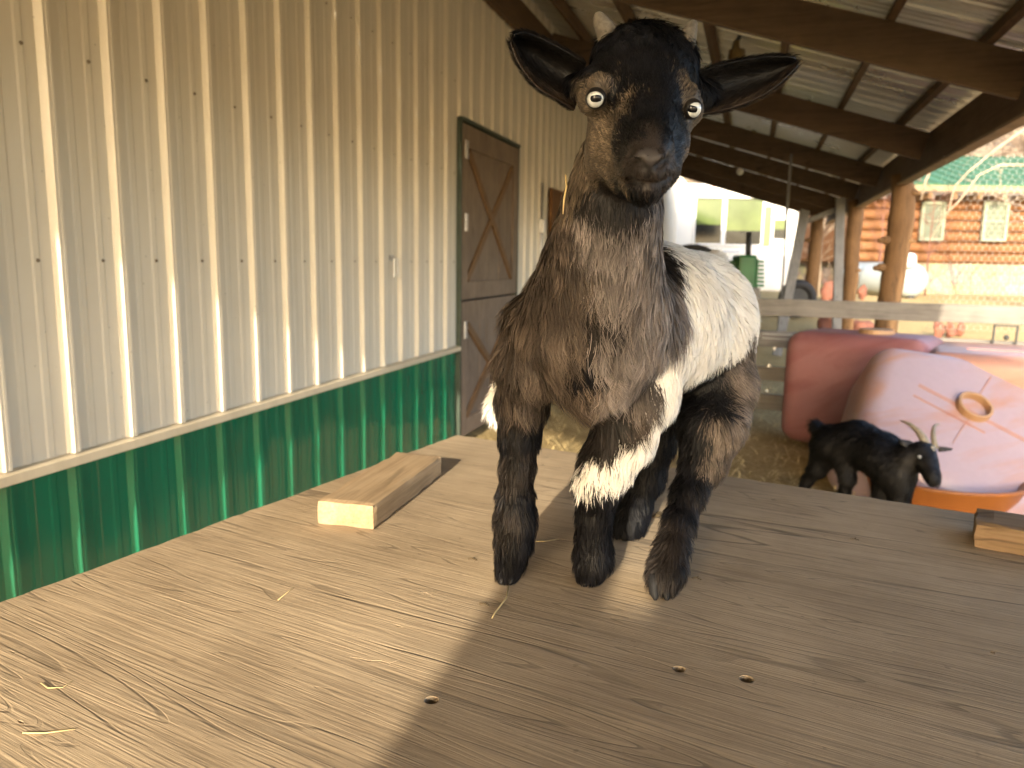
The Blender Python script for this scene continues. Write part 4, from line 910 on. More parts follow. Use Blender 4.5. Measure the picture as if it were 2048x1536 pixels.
    # make faces look outward
    q0 = quads[:count]; fn = np.cross(VV[q0[:, 1]]-VV[q0[:, 0]], VV[q0[:, 2]]-VV[q0[:, 0]]); fl = (fn*Nr).sum(1) < 0
    flq = np.tile(fl, segs-1); quads[flq] = quads[flq][:, ::-1]; tri[fl] = tri[fl][:, ::-1]
    return fast_mesh(name, VV, [quads, tri], mat, parent, CC, nv)
def chain(pts, k=0.02, sg=1):
    """pts: (px, py, distance, radius in px) joints -> tapered pieces"""
    o = []; W_ = [(at(x, y, d), r*d/FPX) for x, y, d, r in pts]
    if len(W_) == 1: return [(W_[0][0], W_[0][0]+np.array((1e-5, 0, 0)), W_[0][1], W_[0][1], k, sg)]
    for (a, ra), (b, rb) in zip(W_, W_[1:]): o.append((a, b, ra, rb, k, sg))
    return o

# ---- the kid
ft = atz(1325, 1186, TZ)
kid = thing('goat_kid', (ft[0], ft[1], TZ), 'shaggy brown and black goat kid with a white belt stepping across the platform', 'goat')
PR = []
PR += chain([(1195, 640, .850, 138), (1290, 640, .950, 142), (1365, 645, 1.03, 128), (1388, 650, 1.075, 112)], 0.035)      # trunk
PR += chain([(1235, 330, .745, 78), (1222, 430, .765, 84), (1203, 530, .795, 100), (1188, 630, .830, 128)], 0.03)           # neck, breast
PR += chain([(1185, 740, .850, 85), (1195, 775, .870, 62)], 0.03)
PR += chain([(1042, 765, .955, 46), (1014, 812, .955, 36)], 0.02)
PR += chain([(1070, 640, .860, 52), (1058, 720, .865, 56), (1046, 800, .885, 46), (1040, 860, .895, 35), (1035, 930, .900, 25), (1031, 990, .908, 25), (1031, 1035, .912, 32), (1028, 1080, .920, 28), (1022, 1118, .928, 20), (1014, 1146, .933, 19)], 0.016)
PR += chain([(1300, 690, .880, 78), (1278, 780, .885, 72), (1250, 860, .89, 58), (1216, 925, .895, 46), (1196, 970, .90, 38), (1189, 1030, .912, 26), (1187, 1075, .922, 24), (1187, 1115, .930, 29), (1178, 1146, .933, 22)], 0.016)
PR += chain([(1420, 690, 1.05, 78), (1436, 770, 1.02, 66), (1424, 850, .99, 56), (1410, 915, .985, 38), (1378, 985, .965, 24), (1358, 1044, .945, 21), (1344, 1095, .925, 22), (1334, 1138, .912, 27), (1326, 1164, .906, 23)], 0.018)
PR += chain([(1330, 700, 1.06, 80), (1315, 800, 1.09, 56), (1302, 880, 1.10, 42), (1290, 950, 1.10, 32), (1270, 1010, 1.095, 25), (1256, 1046, 1.095, 26), (1250, 1060, 1.095, 22)], 0.018)
PR += chain([(1415, 540, 1.12, 22), (1432, 520, 1.15, 14), (1440, 515, 1.17, 8)], 0.012)                                    # tail
# head
PR += chain([(1287, 148, .715, 88), (1285, 190, .705, 92)], 0.012)
PR += chain([(1248, 128, .712, 58)], 0.015) + chain([(1332, 130, .716, 58)], 0.015)
PR += chain([(1286, 200, .690, 84), (1292, 255, .655, 54), (1298, 300, .625, 42), (1299, 322, .612, 28)], 0.012)            # nasal bridge to nose
PR += chain([(1255, 235, .715, 78), (1258, 300, .705, 78), (1275, 338, .680, 56), (1288, 364, .645, 35), (1293, 376, .630, 25)], 0.014)   # jaw
PR += chain([(1334, 235, .70, 52), (1325, 290, .68, 46), (1310, 335, .65, 42)], 0.012)
PR += chain([(1256, 285, .652, 32), (1264, 340, .642, 29)], 0.01) + chain([(1338, 280, .658, 29), (1332, 338, .645, 25)], 0.01)
PR += chain([(1180, 168, .716, 30), (1158, 172, .727, 24)], 0.012) + chain([(1390, 184, .722, 28), (1410, 184, .732, 23)], 0.012)
PR += chain([(1298, 342, .620, 34)], 0.008) + chain([(1272, 340, .628, 30)], 0.006) + chain([(1322, 341, .628, 28)], 0.006) + chain([(1280, 316, .607, 17)], 0.005) + chain([(1317, 318, .607, 16)], 0.005)   # lips
PR += chain([(1200, 172, .668, 26), (1180, 205, .685, 24)], 0.010) + chain([(1374, 192, .678, 24), (1386, 225, .692, 20)], 0.010)   # brows
PR += chain([(1224, 98, .71, 26)], 0.012) + chain([(1358, 108, .715, 18)], 0.012) + chain([(1292, 92, .700, 30)], 0.02)                    # horn buds, poll
PR += chain([(1264, 314, .614, 7), (1274, 326, .6055, 10), (1289, 335, .603, 7)], 0.002, -1) + chain([(1335, 317, .612, 7), (1325, 328, .6055, 10), (1310, 336, .603, 7)], 0.002, -1)
PR += chain([(1299, 338, .603, 5), (1299, 360, .609, 5)], 0.002, -1)
PR += chain([(1242, 345, .648, 8), (1262, 362, .622, 9), (1298, 370, .6135, 9), (1328, 365, .619, 9), (1345, 350, .630, 7)], 0.002, -1)
KV, KQ = skin(PR, 0.0022, 0.02); KV = relax(KV, KQ, 2, 0.5); KN = vnormals(KV, KQ)
if ((KN*(KV-KV.mean(0))).sum(1)).mean() < 0: KQ = KQ[:, ::-1]; KN = -KN
# coat colours: patches seeded in space; agouti roots, browns darkened further as shade between clumps
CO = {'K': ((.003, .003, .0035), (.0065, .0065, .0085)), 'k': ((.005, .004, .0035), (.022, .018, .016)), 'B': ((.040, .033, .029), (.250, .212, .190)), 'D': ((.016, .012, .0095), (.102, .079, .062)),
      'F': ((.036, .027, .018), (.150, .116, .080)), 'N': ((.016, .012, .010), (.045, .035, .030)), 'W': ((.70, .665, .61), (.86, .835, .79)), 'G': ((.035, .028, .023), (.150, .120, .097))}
SEED = []
def seeds(c, *pts): SEED.extend((c, at(*p)) for p in pts)
seeds('K', (1285, 60, .67), (1285, 110, .64), (1288, 165, .62), (1288, 215, .615), (1240, 85, .67), (1340, 95, .675), (1195, 100, .69), (1185, 140, .68), (1375, 120, .70), (1395, 150, .71), (1245, 165, .63), (1335, 170, .64), (1238, 215, .635), (1340, 215, .645), (1240, 262, .645), (1350, 255, .655), (1362, 285, .665), (1242, 300, .645), (1285, 400, .63), (1310, 398, .64), (1255, 385, .66), (1285, 100, .80), (1285, 200, .80))
seeds('N', (1296, 258, .605), (1297, 290, .59), (1299, 320, .58), (1280, 345, .59), (1318, 345, .6), (1298, 365, .59), (1278, 300, .60), (1318, 300, .60))
seeds('K', (1256, 272, .62), (1336, 272, .62), (1350, 310, .63), (1256, 285, .62), (1252, 300, .63))
seeds('K', (1238, 150, .66), (1234, 182, .66), (1232, 212, .66), (1350, 172, .66), (1354, 205, .66), (1348, 240, .66))
seeds('N', (1262, 325, .62), (1335, 335, .62))
seeds('F', (1212, 160, .645), (1198, 145, .655), (1168, 205, .69), (1165, 235, .70), (1195, 235, .665), (1190, 270, .665), (1180, 310, .68), (1215, 330, .665), (1222, 290, .65), (1376, 180, .67), (1392, 215, .69), (1380, 245, .69), (1372, 320, .68), (1360, 350, .67), (1236, 345, .645), (1205, 200, .645), (1382, 205, .665))
seeds('F', (1150, 350, .74), (1145, 300, .76), (1140, 400, .75))
seeds('k', (1225, 418, .705), (1262, 440, .705), (1290, 430, .71), (1190, 420, .71))
seeds('B', (1165, 450, .72), (1290, 480, .71), (1320, 430, .74), (1250, 520, .71), (1230, 590, .72), (1300, 590, .74), (1335, 560, .80), (1318, 640, .83), (1295, 680, .76), (1265, 740, .79), (1288, 715, .80), (1230, 800, .82), (1280, 800, .83), (1190, 480, .71), (1345, 480, .82), (1210, 690, .76))
seeds('D', (1115, 480, .74), (1080, 560, .79), (1050, 600, .81), (1035, 660, .82), (1090, 640, .75), (1130, 570, .73), (1085, 720, .79), (1045, 740, .83), (1120, 700, .76), (1150, 790, .83), (1130, 760, .80), (1020, 700, .84), (1100, 500, .85), (1110, 450, .80))
seeds('k', (1203, 640, .762), (1190, 678, .765)); seeds('K', (1168, 718, .77), (1142, 752, .785), (1112, 785, .81), (1062, 858, .86), (1035, 872, .86), (1088, 862, .87), (1040, 880, .86))
seeds('k', (1334, 505, .86), (1240, 830, .84), (1215, 870, .85), (1260, 860, .84))
seeds('D', (1058, 785, .84), (1020, 770, .85), (1085, 790, .84))
seeds('k', (1050, 828, .86), (1015, 815, .87), (1090, 825, .86), (1038, 920, .87), (1035, 960, .87), (1030, 1040, .88), (1005, 1050, .9))
seeds('K', (1055, 1000, .88), (1040, 1100, .89), (1020, 1140, .90), (1060, 1060, .89))
seeds('W', (1318, 825, .855), (1300, 865, .86), (1280, 895, .86), (1255, 918, .86), (1222, 938, .87), (1180, 946, .88), (1338, 795, .87), (1280, 930, .88), (1305, 900, .88), (1200, 944, .87))
seeds('k', (1200, 900, .87), (1226, 890, .86), (1172, 912, .88), (1250, 862, .855))
seeds('D', (1275, 830, .85), (1265, 850, .85))
seeds('K', (1180, 975, .88), (1215, 985, .88), (1190, 1030, .88), (1185, 1090, .89), (1185, 1140, .90), (1160, 990, .90), (1240, 990, .90))
seeds('G', (1290, 950, .885), (1270, 965, .89))
seeds('W', (1362, 640, .87), (1360, 700, .86), (1348, 745, .86), (1325, 782, .86), (1360, 478, .94), (1362, 520, .90), (1372, 560, .885), (1400, 480, .92), (1390, 540, .90), (1385, 620, .90), (1375, 700, .90), (1360, 770, .90), (1440, 560, .95), (1470, 600, .98), (1450, 660, .94), (1490, 580, 1.02), (1400, 740, .92), (1350, 800, .90), (1420, 640, .90), (1500, 640, 1.03), (1380, 440, 1.0), (1280, 500, 1.0), (1200, 700, 1.0), (1460, 500, 1.05), (1440, 470, 1.1), (1480, 520, 1.12), (1430, 700, .93))
seeds('W', (1020, 790, .93), (1000, 820, .93), (1030, 760, .95), (1020, 840, .94), (1040, 700, .98), (1100, 800, .98))
seeds('G', (1490, 720, 1.0), (1500, 680, 1.04), (1480, 770, .98), (1500, 760, 1.05), (1470, 830, .96), (1455, 890, .95), (1440, 860, .94), (1490, 620, 1.12), (1430, 920, .95), (1440, 600, 1.2), (1460, 700, 1.15))
seeds('K', (1430, 760, .95), (1440, 810, .955), (1385, 830, .92), (1370, 860, .94), (1420, 800, .93), (1350, 870, 1.0), (1395, 900, .93), (1410, 770, .935), (1360, 920, .97))
seeds('K', (1390, 960, .94), (1372, 1005, .93))
seeds('k', (1355, 1060, .92), (1345, 1110, .90), (1330, 1150, .88), (1370, 1150, .90), (1300, 1160, .89), (1400, 1000, .96))
seeds('K', (1310, 860, 1.08), (1290, 940, 1.06), (1265, 1010, 1.06), (1250, 1060, 1.06), (1320, 800, 1.06))
SP = np.array([KV[np.argmin(((KV-p)**2).sum(1))] for _, p in SEED]); SC0 = np.array([CO[c][0] for c, _ in SEED]); SC1 = np.array([CO[c][1] for c, _ in SEED]); SK = np.array([c for c, _ in SEED])
def nearest_seed(P):
    out = np.zeros(len(P), int)
    for i in range(0, len(P), 20000):
        q = P[i:i+20000]; out[i:i+20000] = np.argmin(((q[:, None, :]-SP[None])**2).sum(2), 1)
    return out
NOSE = at(1298, 318, .595); HEADC = at(1285, 170, .72); EYES = [at(1192, 197, .660), at(1384, 218, .674)]
BACK = 0.35*CR + 0.85*CF
lowpts = {'legs': np.array([at(x, y, d) for x, y, d in ((1035, 900, .9), (1031, 960, .9), (1030, 1040, .91), (1022, 1130, .93), (1215, 960, .9), (1190, 1030, .91), (1186, 1120, .93), (1400, 930, .98), (1378, 985, .965), (1358, 1044, .945), (1335, 1140, .912), (1290, 950, 1.1), (1265, 1020, 1.095))])}
def kid_field(P, Nn):
    pj = P + 0.006*np.stack([nz3(P, 160, s) for s in (1, 2, 3)], 1) + np.random.default_rng(5).normal(0, 0.0035, P.shape)
    si = nearest_seed(pj); c0, c1 = SC0[si], SC1[si]; kk = SK[si]
    rel = P-EYE; dep = rel @ CF; px = 1024+FPX*(rel @ CR)/dep; zz = P[:, 2]
    head = np.clip(1-np.linalg.norm(P-(HEADC*0.55+NOSE*0.45), axis=1)/0.092, 0, 1); head = np.clip(head*3.5, 0, 1)
    legd = np.min(np.linalg.norm(P[:, None]-lowpts['legs'][None], axis=2), 1); zleg = at(1200, 850, .89)[2]
    leg = np.clip((zleg-zz)/0.03, 0, 1)
    L = np.full(len(P), 0.024); L = np.where(kk == 'W', 0.026, L); L = np.where((kk == 'B') | (kk == 'D'), 0.038, L)
    neck = np.clip((zz-at(1200, 560, .79)[2])/0.05, 0, 1); L = L*(1-neck)+0.015*neck
    L = L*(1-leg)+0.021*leg; L = np.where((kk == 'W') & (leg > 0.3), 0.026, L)
    L = np.where((kk == 'G') & (leg > .2), 0.022, L)
    L = L*(1-head) + 0.0055*head
    top = np.clip((zz-at(1287, 105, .68)[2])/0.015, 0, 1)*head; L = L + 0.008*top + 0.013*np.clip(1-np.linalg.norm(P-at(1300, 62, .69), axis=1)/0.03, 0, 1)*RNG.uniform(0.2, 1, len(P))
    nd = np.linalg.norm(P-NOSE, axis=1); L = L*np.clip((nd-0.012)/0.03, 0.30, 1)
    D = np.tile(np.array([0, 0, -1.0]), (len(P), 1))
    bw = np.clip((dep-0.86)/0.08, 0, 1)[:, None]*(1-leg)[:, None]; D = D*(1-0.45*bw) + BACK*0.6*bw
    hd = (P-NOSE)/np.maximum(nd, 1e-6)[:, None] + np.array([0, 0, 0.12]); D = D*(1-head)[:, None] + hd*head[:, None]
    chest = np.clip(1-np.abs(dep-0.80)/0.09, 0, 1)*(1-head)*(1-leg); D = D + (nz3(P, 26, 8)*0.35*chest)[:, None]*CR
    lift = 0.27 + 0.34*leg - 0.10*(kk == 'W') - 0.08*head + 0.25*top; 
    dens = np.ones(len(P))*(1+0.8*head)
    for e in EYES: dens = np.where(np.linalg.norm(P-e, axis=1) < 0.0105, 0.0, dens)
    dens = np.where((nd < 0.0125), 0.05, dens); dens = np.where(zz < TZ+0.006, 0.05, dens)
    var = 1+0.22*nz3(P, 55, 11) + 0.15*nz3(P, 140, 12)
    wave = 0.4 + 0.9*chest; var = np.where(kk == 'W', 1+0.2*(var-1), var)
    return dens, L, D, lift, c0*var[:, None], c1*var[:, None], wave
si = nearest_seed(KV + 0.006*np.stack([nz3(KV, 160, s) for s in (1, 2, 3)], 1)); kc = SC0[si]*0.8 + SC1[si]*0.2
nmask = np.clip(1-np.linalg.norm(KV-NOSE, axis=1)/0.016, 0, 1)[:, None]; kc = kc*(1-np.clip(nmask*3, 0, 1)) + np.array([.048, .041, .038])*np.clip(nmask*3, 0, 1)  # bare nose skin, lightened slightly as a highlight
for P_ in ([(1264, 314, .614), (1274, 326, .6055), (1289, 335, .603)], [(1335, 317, .612), (1325, 328, .6055), (1310, 336, .603)], [(1262, 362, .622), (1280, 368, .617), (1298, 370, .6135), (1314, 368, .616), (1328, 365, .619)], [(1299, 338, .603), (1299, 360, .609)]):  # nostril and mouth grooves coloured near black as shade
    for a_, b_ in zip(P_, P_[1:]):
        for f_ in np.linspace(0, 1, 6):
            q_ = at(*a_)*(1-f_) + at(*b_)*f_; m_ = np.clip(1.5-np.linalg.norm(KV-q_, axis=1)/0.0026, 0, 1)[:, None]; kc = kc*(1-m_) + np.array([.004, .0035, .0035])*m_
body = fast_mesh('body', KV, [KQ], M_HIDE, kid, kc)
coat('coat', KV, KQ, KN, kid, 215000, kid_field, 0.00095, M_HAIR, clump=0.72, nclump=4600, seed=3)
# ears
def ear(top_pts, bot_pts, dep0, dep1, cup, name='ear'):
    nu, nv_ = 16, 9; Vv = []
    def samp(pts, t):
        pts = np.asarray(pts, float); s = t*(len(pts)-1); i = min(int(s), len(pts)-2); f_ = s-i
        p0, p1, p2, p3 = pts[max(i-1, 0)], pts[i], pts[i+1], pts[min(i+2, len(pts)-1)]
        return 0.5*((2*p1)+(-p0+p2)*f_+(2*p0-5*p1+4*p2-p3)*f_**2+(-p0+3*p1-3*p2+p3)*f_**3)
    for i in range(nu):
        t = i/(nu-1); a, b = samp(top_pts, t), samp(bot_pts, t); dp = dep0+(dep1-dep0)*t; cu = cup*math.sin(math.pi*min(1, 0.12+t*0.86))**0.7
        for j in range(nv_):
            s = j/(nv_-1); q = a*(1-s)+b*s; Vv.append(at(q[0], q[1], dp + cu*(1-(2*s-1)**2) + 0.004*(s)))
    Vv = np.array(Vv); F_ = np.array([(i*nv_+j, (i+1)*nv_+j, (i+1)*nv_+j+1, i*nv_+j+1) for i in range(nu-1) for j in range(nv_-1)])
    nn_ = vnormals(Vv, F_)
    if (nn_ @ (-CF)).mean() < 0: F_ = F_[:, ::-1]; nn_ = -nn_
    th_ = 0.0028; back_ = Vv - nn_*th_; k = len(Vv)
    rim = [i*nv_ for i in range(nu)] + [(nu-1)*nv_+j for j in range(1, nv_)] + [i*nv_+nv_-1 for i in range(nu-2, -1, -1)] + [j for j in range(nv_-2, 0, -1)]
    RF = np.array([(rim[i], rim[(i+1) % len(rim)], rim[(i+1) % len(rim)]+k, rim[i]+k) for i in range(len(rim))])
    V2 = np.concatenate([Vv, back_]); Q2 = np.concatenate([F_, F_[:, ::-1]+k, RF])
    N2 = np.concatenate([nn_, -nn_]); tip = (Vv[(nu-1)*nv_+nv_//2]-Vv[nv_//2]); tip /= np.linalg.norm(tip)
    cI = np.array([.004, .0033, .003]); cE = np.array([.045, .030, .019]); cB = np.array([.008, .0065, .006])
    edge = np.array([abs(2*j/(nv_-1)-1) for i in range(nu) for j in range(nv_)]); low = np.array([j/(nv_-1) for i in range(nu) for j in range(nv_)])
    c_f = cI[None]*(1-(edge**4*low)[:, None]) + cE[None]*(edge**4*low)[:, None]
    o = fast_mesh(name, V2, [Q2], M_HIDE, kid, np.concatenate([c_f, np.tile(cB, (k, 1))]))
    kdt = KDTree(len(V2))
    for i, q in enumerate(V2): kdt.insert(q, i)
    kdt.balance(); allc = np.concatenate([c_f, np.tile(cB, (k, 1))]); E2 = np.concatenate([edge, edge])
    def fld(P, Nq):
        ix = np.array([kdt.find(q)[1] for q in P]); c = allc[ix]; n_ = len(P)
        return np.where(E2[ix] > .8, 3.0, 1.0), np.where(E2[ix] > .8, 0.010, 0.007), np.tile(tip, (n_, 1)), np.full(n_, .7), c*0.7, c*1.2+np.where(E2[ix] > .8, .010, .001)[:, None], np.zeros(n_)
    h_ = coat('ear_hair', V2, Q2, N2, kid, 9000, fld, 0.0006, M_HAIR, clump=0.2, seed=9); h_.parent = o; h_.matrix_parent_inverse = Matrix()
    return o
ear([(1172, 128), (1135, 108), (1090, 84), (1050, 68), (1030, 74)], [(1150, 218), (1118, 196), (1078, 172), (1042, 128), (1024, 84)], .725, .700, 0.020)
ear([(1398, 146), (1440, 132), (1500, 120), (1555, 115), (1588, 118)], [(1396, 228), (1445, 218), (1500, 200), (1552, 170), (1594, 128)], .730, .735, 0.018)
# horns
M_HORN = plain('grey_horn', (0.135, 0.117, 0.09), 0.85, 0.4, 220, bumpd=0.0014)
def horn(pts, parent, n=16, mat=None):
    P = [at(x, y, d) for x, y, d, r in pts]; r_ = [r*d/FPX for x, y, d, r in pts]; mb = MB(); mb.tube(P, r_, n)
    for i in range(len(mb.v)):
        q = mb.v[i]; mb.v[i] = q + 0.0006*np.array([noise.noise(Vector(q*160)), noise.noise(Vector(q*160+np.array((3, 3, 3)))), 0])
    return mb.build('horn', mat or M_HORN, parent, smooth=True)
horn([(1226, 96, .705, 27), (1218, 74, .704, 25), (1209, 56, .703, 20), (1201, 42, .702, 15.5), (1197, 33, .702, 12), (1194, 27, .702, 7), (1193, 24.5, .702, 2)], kid)
horn([(1362, 108, .705, 23), (1371, 86, .705, 21), (1378, 67, .706, 17), (1383, 55, .707, 12.5), (1385, 47, .708, 9), (1385, 43.5, .712, 4), (1385.5, 42, .712, 1)], kid)
# eyes
M_IRIS, _t, _p = new_mat('pale_goat_iris'); _p.inputs['Base Color'].default_value = (0.60, 0.62, 0.60, 1); _p.inputs['Roughness'].default_value = 0.15; _p.inputs['Coat Weight'].default_value = 1.0; _p.inputs['Coat Roughness'].default_value = 0.03
M_PUPIL, _t, _p = new_mat('black_pupil'); _p.inputs['Base Color'].default_value = (0.003, 0.003, 0.004, 1); _p.inputs['Roughness'].default_value = 0.2; _p.inputs['Specular IOR Level'].default_value = 0.3
M_LID, _t, _p = new_mat('dark_eyelid_skin'); _p.inputs['Base Color'].default_value = (0.010, 0.008, 0.007, 1); _p.inputs['Roughness'].default_value = 0.4
def eye(c, r, lidoff, roll, ph=0.62, pv=0.36):
    z = EYE - c; z = z/np.linalg.norm(z); x = np.cross(UP, z); x /= np.linalg.norm(x); y = np.cross(z, x); x, y = x*math.cos(roll)+y*math.sin(roll), -x*math.sin(roll)+y*math.cos(roll)
    mb = MB(); mb.ball(c, r, 24, 16, ax=(x, z, y)); e = mb.build('eye', M_IRIS, kid, smooth=True)
    def patch(h, v, rr, mat, nm, ox=0, oy=0):
        V_ = []; nn_ = 10
        for i in range(nn_):
            for j in range(nn_):
                a, b = (2*i/(nn_-1)-1), (2*j/(nn_-1)-1); sx = a*math.sqrt(1-b*b*0.35); sy = b*math.sqrt(1-a*a*0.25)
                d = z + x*math.tan(sx*h+ox) + y*math.tan(sy*v+oy); V_.append(c + d/np.linalg.norm(d)*rr)
        return link_mesh(nm, V_, [(i*nn_+j, (i+1)*nn_+j, (i+1)*nn_+j+1, i*nn_+j+1) for i in range(nn_-1) for j in range(nn_-1)], mat, e, smooth=True)
    pp_ = patch(ph, pv, r*1.006, M_PUPIL, 'pupil')
    # lids: dark shell open toward the look direction
    z = z + lidoff; z = z/np.linalg.norm(z); x = np.cross(UP, z); x /= np.linalg.norm(x); y = np.cross(z, x); V_ = []; n1, n2 = 28, 6
    for i in range(n1):
        t = math.tau*i/n1; up_a = math.sin(t); op = 0.98 - 0.30*max(0, up_a)
        for j in range(n2):
            a = op + (1.9-op)*j/(n2-1); rr = r*(1.07+0.05*math.sin(math.pi*min(1, j/(n2-1)*1.2)))
            V_.append(c + rr*(z*math.cos(a) + (x*math.cos(t)+y*math.sin(t))*math.sin(a)))
    lid = link_mesh('eyelid', V_, [(i*n2+j, ((i+1) % n1)*n2+j, ((i+1) % n1)*n2+j+1, i*n2+j+1) for i in range(n1) for j in range(n2-1)], M_LID, e, smooth=True)
    for q in (pp_, lid): q.parent = e; q.matrix_parent_inverse = Matrix()
eye(at(1192, 197, .6590), 0.0083, -CR*0.15, 0.03)
eye(at(1384, 218, .6735), 0.0081, CR*0.55, -0.22)
# hooves
def hoof(px, py, dep, s, ang, drop=0.0):
    c = np.array(at(px, py, dep)); c[2] = TZ + 0.010 + drop; f_ = -CF*math.cos(ang) + CR*math.sin(ang); f_[2] = 0; f_ /= np.linalg.norm(f_); sd_ = np.cross(f_, UP); mb = MB()
    for q in (-1, 1):
        b = c + sd_*q*0.0068*s; prof = [(b+UP*0.016*s - f_*0.002*s, 0.0058*s), (b+UP*0.004*s + f_*0.004*s, 0.0068*s), (b-UP*0.005*s+f_*0.010*s, 0.0060*s), (b-UP*0.0092*s+f_*0.017*s, 0.0022*s)]
        mb.tube([p for p, _ in prof], [r for _, r in prof], 12)
    mb.build('hoof', M_HOOF, kid, smooth=True)
hoof(1318, 1172, .902, 0.95, 0.0); hoof(1014, 1150, .932, 0.8, -0.1); hoof(1180, 1150, .934, 0.8, 0.0); hoof(1250, 1062, 1.095, 1.0, -0.2)
mb = MB(); cpt = atz(998, 1158, TZ)
for dx, dy, dz, r in ((0, 0, .006, .005), (.004, .002, .003, .004), (-.003, .001, .010, .0035), (.009, -.001, .003, .0035), (.001, 0, .013, .0025)): mb.ball(cpt+np.array((dx, dy, dz)), (r*1.2, r, r), 9, 6)
for i in range(len(mb.v)): mb.v[i] = mb.v[i] + 0.0015*np.array([noise.noise(Vector(mb.v[i]*220)), noise.noise(Vector(mb.v[i]*220+np.array((5, 0, 0)))), 0])
tag(mb.build('mud_clod', M_DUNG), 'crumbly dark mud clod stuck beside the left front hoof', 'mud')
mb = MB(); mb.tube([at(1131, 350, .725), at(1133, 372, .722), at(1128, 400, .722), at(1126, 428, .722)], [0.0008, .0009, .0009, .0005], 5); tag(mb.build('straw_stem', M_STRAW), 'yellow straw stem caught in the fur at the side of the neck', 'straw')

# ---- the black goat in the pen
bp = at(1700, 1000, 3.9); goat = thing('black_goat', (bp[0], bp[1], 0), 'black adult goat with long curved horns beside the tilted tank', 'goat')
PB = []
PB += chain([(1668, 888, 4.02, 38), (1715, 889, 3.95, 43), (1765, 912, 3.82, 42), (1795, 948, 3.74, 37)], 0.035)
PB += chain([(1654, 876, 4.05, 24), (1641, 860, 4.08, 7), (1631, 850, 4.10, 7.5)], 0.015)
PB += chain([(1785, 930, 3.76, 34), (1815, 918, 3.70, 26), (1838, 903, 3.66, 19)], 0.03)
PB += chain([(1848, 905, 3.66, 22), (1855, 927, 3.62, 19), (1863, 948, 3.58, 15), (1869, 962, 3.56, 11.5)], 0.02)
PB += chain([(1846, 925, 3.66, 12), (1861, 958, 3.60, 9)], 0.02)
def to_ground(px, dep): q = at(px, 900, dep); return q[0], q[1]
def leg(pts, foot, k=0.02):
    o = chain(pts, k); x, y, d, r = pts[-1]; a = at(x, y, d); f_ = np.array([*to_ground(foot[0], foot[1]), 0.03]); rr = r*d/FPX; m_ = a*0.45+f_*0.55
    return o + [(a, m_, rr, rr*0.72, k, 1), (m_, f_+np.array((0, 0, .04)), rr*0.72, rr*0.85, k, 1), (f_+np.array((0, 0, .04)), f_, rr*0.85, rr*0.95, k, 1)]
PB += leg([(1655, 900, 4.06, 34), (1636, 935, 4.08, 17), (1616, 960, 4.12, 10)], (1597, 4.10)) + leg([(1690, 915, 3.95, 26), (1696, 955, 3.92, 14), (1690, 985, 3.94, 9)], (1688, 3.95))
PB += leg([(1775, 960, 3.82, 30), (1765, 1000, 3.80, 16)], (1760, 3.80)) + leg([(1800, 975, 3.72, 24), (1800, 1010, 3.72, 15)], (1802, 3.72))
GV, GQ = skin(PB, 0.010, 0.03); GV = relax(GV, GQ, 3, 0.5); GN = vnormals(GV, GQ)
if ((GN*(GV-GV.mean(0))).sum(1)).mean() < 0: GQ = GQ[:, ::-1]; GN = -GN
fast_mesh('body', GV, [GQ], M_HIDE, goat, np.tile([.007, .006, .006], (len(GV), 1)))
GH = at(1850, 920, 3.64); TAIL = at(1636, 857, 4.09)
def black_field(P, Nn):
    n_ = len(P); hd = np.clip(2-np.linalg.norm(P-GH, axis=1)/0.09, 0, 1); tl_ = np.clip(2-np.linalg.norm(P-TAIL, axis=1)/0.03, 0, 1)
    D = np.tile(np.array([-0.4, 0.2, -0.8]), (n_, 1)); c = np.tile([.0055, .005, .005], (n_, 1)) + 0.004*np.clip(nz3(P, 14, 4), 0, 1)[:, None]
    return np.ones(n_)*(1+2*tl_), 0.045*(1-0.75*hd)+0.02*tl_, D, np.full(n_, .45)+0.5*tl_, c*0.7, c*1.2, np.full(n_, .3)
coat('coat', GV, GQ, GN, goat, 30000, black_field, 0.0028, M_HAIR, clump=0.5, seed=21)
M_HORN2 = plain('grey_brown_horn', (0.24, 0.20, 0.14), 0.55, 0.25, 40, bumpd=0.002)
horn([(1853, 893, 3.66, 9), (1846, 876, 3.67, 8), (1836, 862, 3.69, 6.3), (1822, 850, 3.72, 4.4), (1810, 844, 3.75, 2.6), (1800, 841, 3.77, 0.8)], goat, 12, M_HORN2)
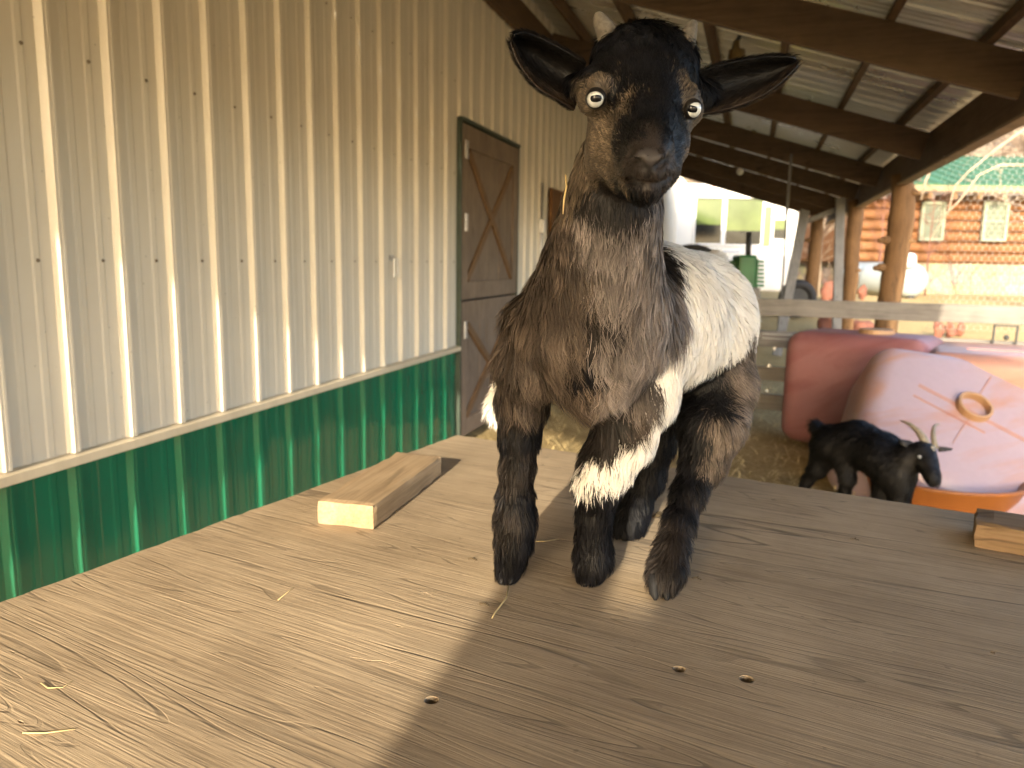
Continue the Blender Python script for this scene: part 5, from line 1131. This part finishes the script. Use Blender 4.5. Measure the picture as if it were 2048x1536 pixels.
horn([(1871, 897, 3.67, 6.5), (1868, 882, 3.68, 5.4), (1866, 866, 3.70, 4.4), (1868, 854, 3.73, 3.4), (1873, 849, 3.76, 2.5), (1879, 848, 3.78, 1.0)], goat, 12, M_HORN2)
def flat_ear(pts, name, parent, mat, th_=0.006):
    P = [at(*p) for p in pts]; c = np.mean(P, 0); n_ = len(P); mb = MB()
    mb.add([c - CF*0.0 + CF*0.02] + P + [p + CF*0.012 for p in P] + [c + CF*0.034], [(0, 1+i, 1+(i+1) % n_) for i in range(n_)] + [(2*n_+1, n_+1+(i+1) % n_, n_+1+i) for i in range(n_)] + [(1+i, n_+1+i, n_+1+(i+1) % n_, 1+(i+1) % n_) for i in range(n_)])
    return mb.build(name, mat, parent, smooth=True)
M_BLACKSKIN = plain('black_goat_skin', (0.014, 0.013, 0.014), 0.6, 0.2, 30)
flat_ear([(1838, 905, 3.66), (1822, 900, 3.66), (1806, 891, 3.66), (1799, 883, 3.66), (1806, 879, 3.66), (1820, 881, 3.66), (1836, 889, 3.66)], 'ear', goat, M_BLACKSKIN)
flat_ear([(1878, 893, 3.66), (1892, 894, 3.66), (1906, 897, 3.66), (1903, 901, 3.66), (1890, 903, 3.66), (1879, 904, 3.66)], 'ear', goat, M_BLACKSKIN)
mb = MB(); mb.ball(at(1839, 914, 3.604), 0.0078, 12, 8); e = mb.build('eye', M_IRIS, goat, smooth=True)
mb = MB(); mb.box(at(1839.2, 914.4, 3.597), (0.010, 0.004, 0.005), (CR, CF, CU)); q = mb.build('pupil', M_PUPIL, e); q.parent = e; q.matrix_parent_inverse = Matrix()
mb = MB(); mb.ball(at(1866, 897, 3.620), (0.015, 0.012, 0.016), 10, 7, (CR, CF, CU)); mb.build('forehead_patch', plain('white_forehead_hair', (0.22, 0.21, 0.19), 0.8, 0.15, 40), goat, smooth=True)
for foot in ((1598, 4.10), (1690, 3.95), (1760, 3.80), (1802, 3.72)):
    x, y = to_ground(*foot); mb = MB()
    for s in (-1, 1): mb.tube([(x+0.012*s, y, .05), (x+0.013*s, y-0.01, 0.02), (x+0.012*s, y-0.03, 0.0)], [.016, .018, .010], 10)
    mb.build('hoof', M_HOOF, goat, smooth=True)
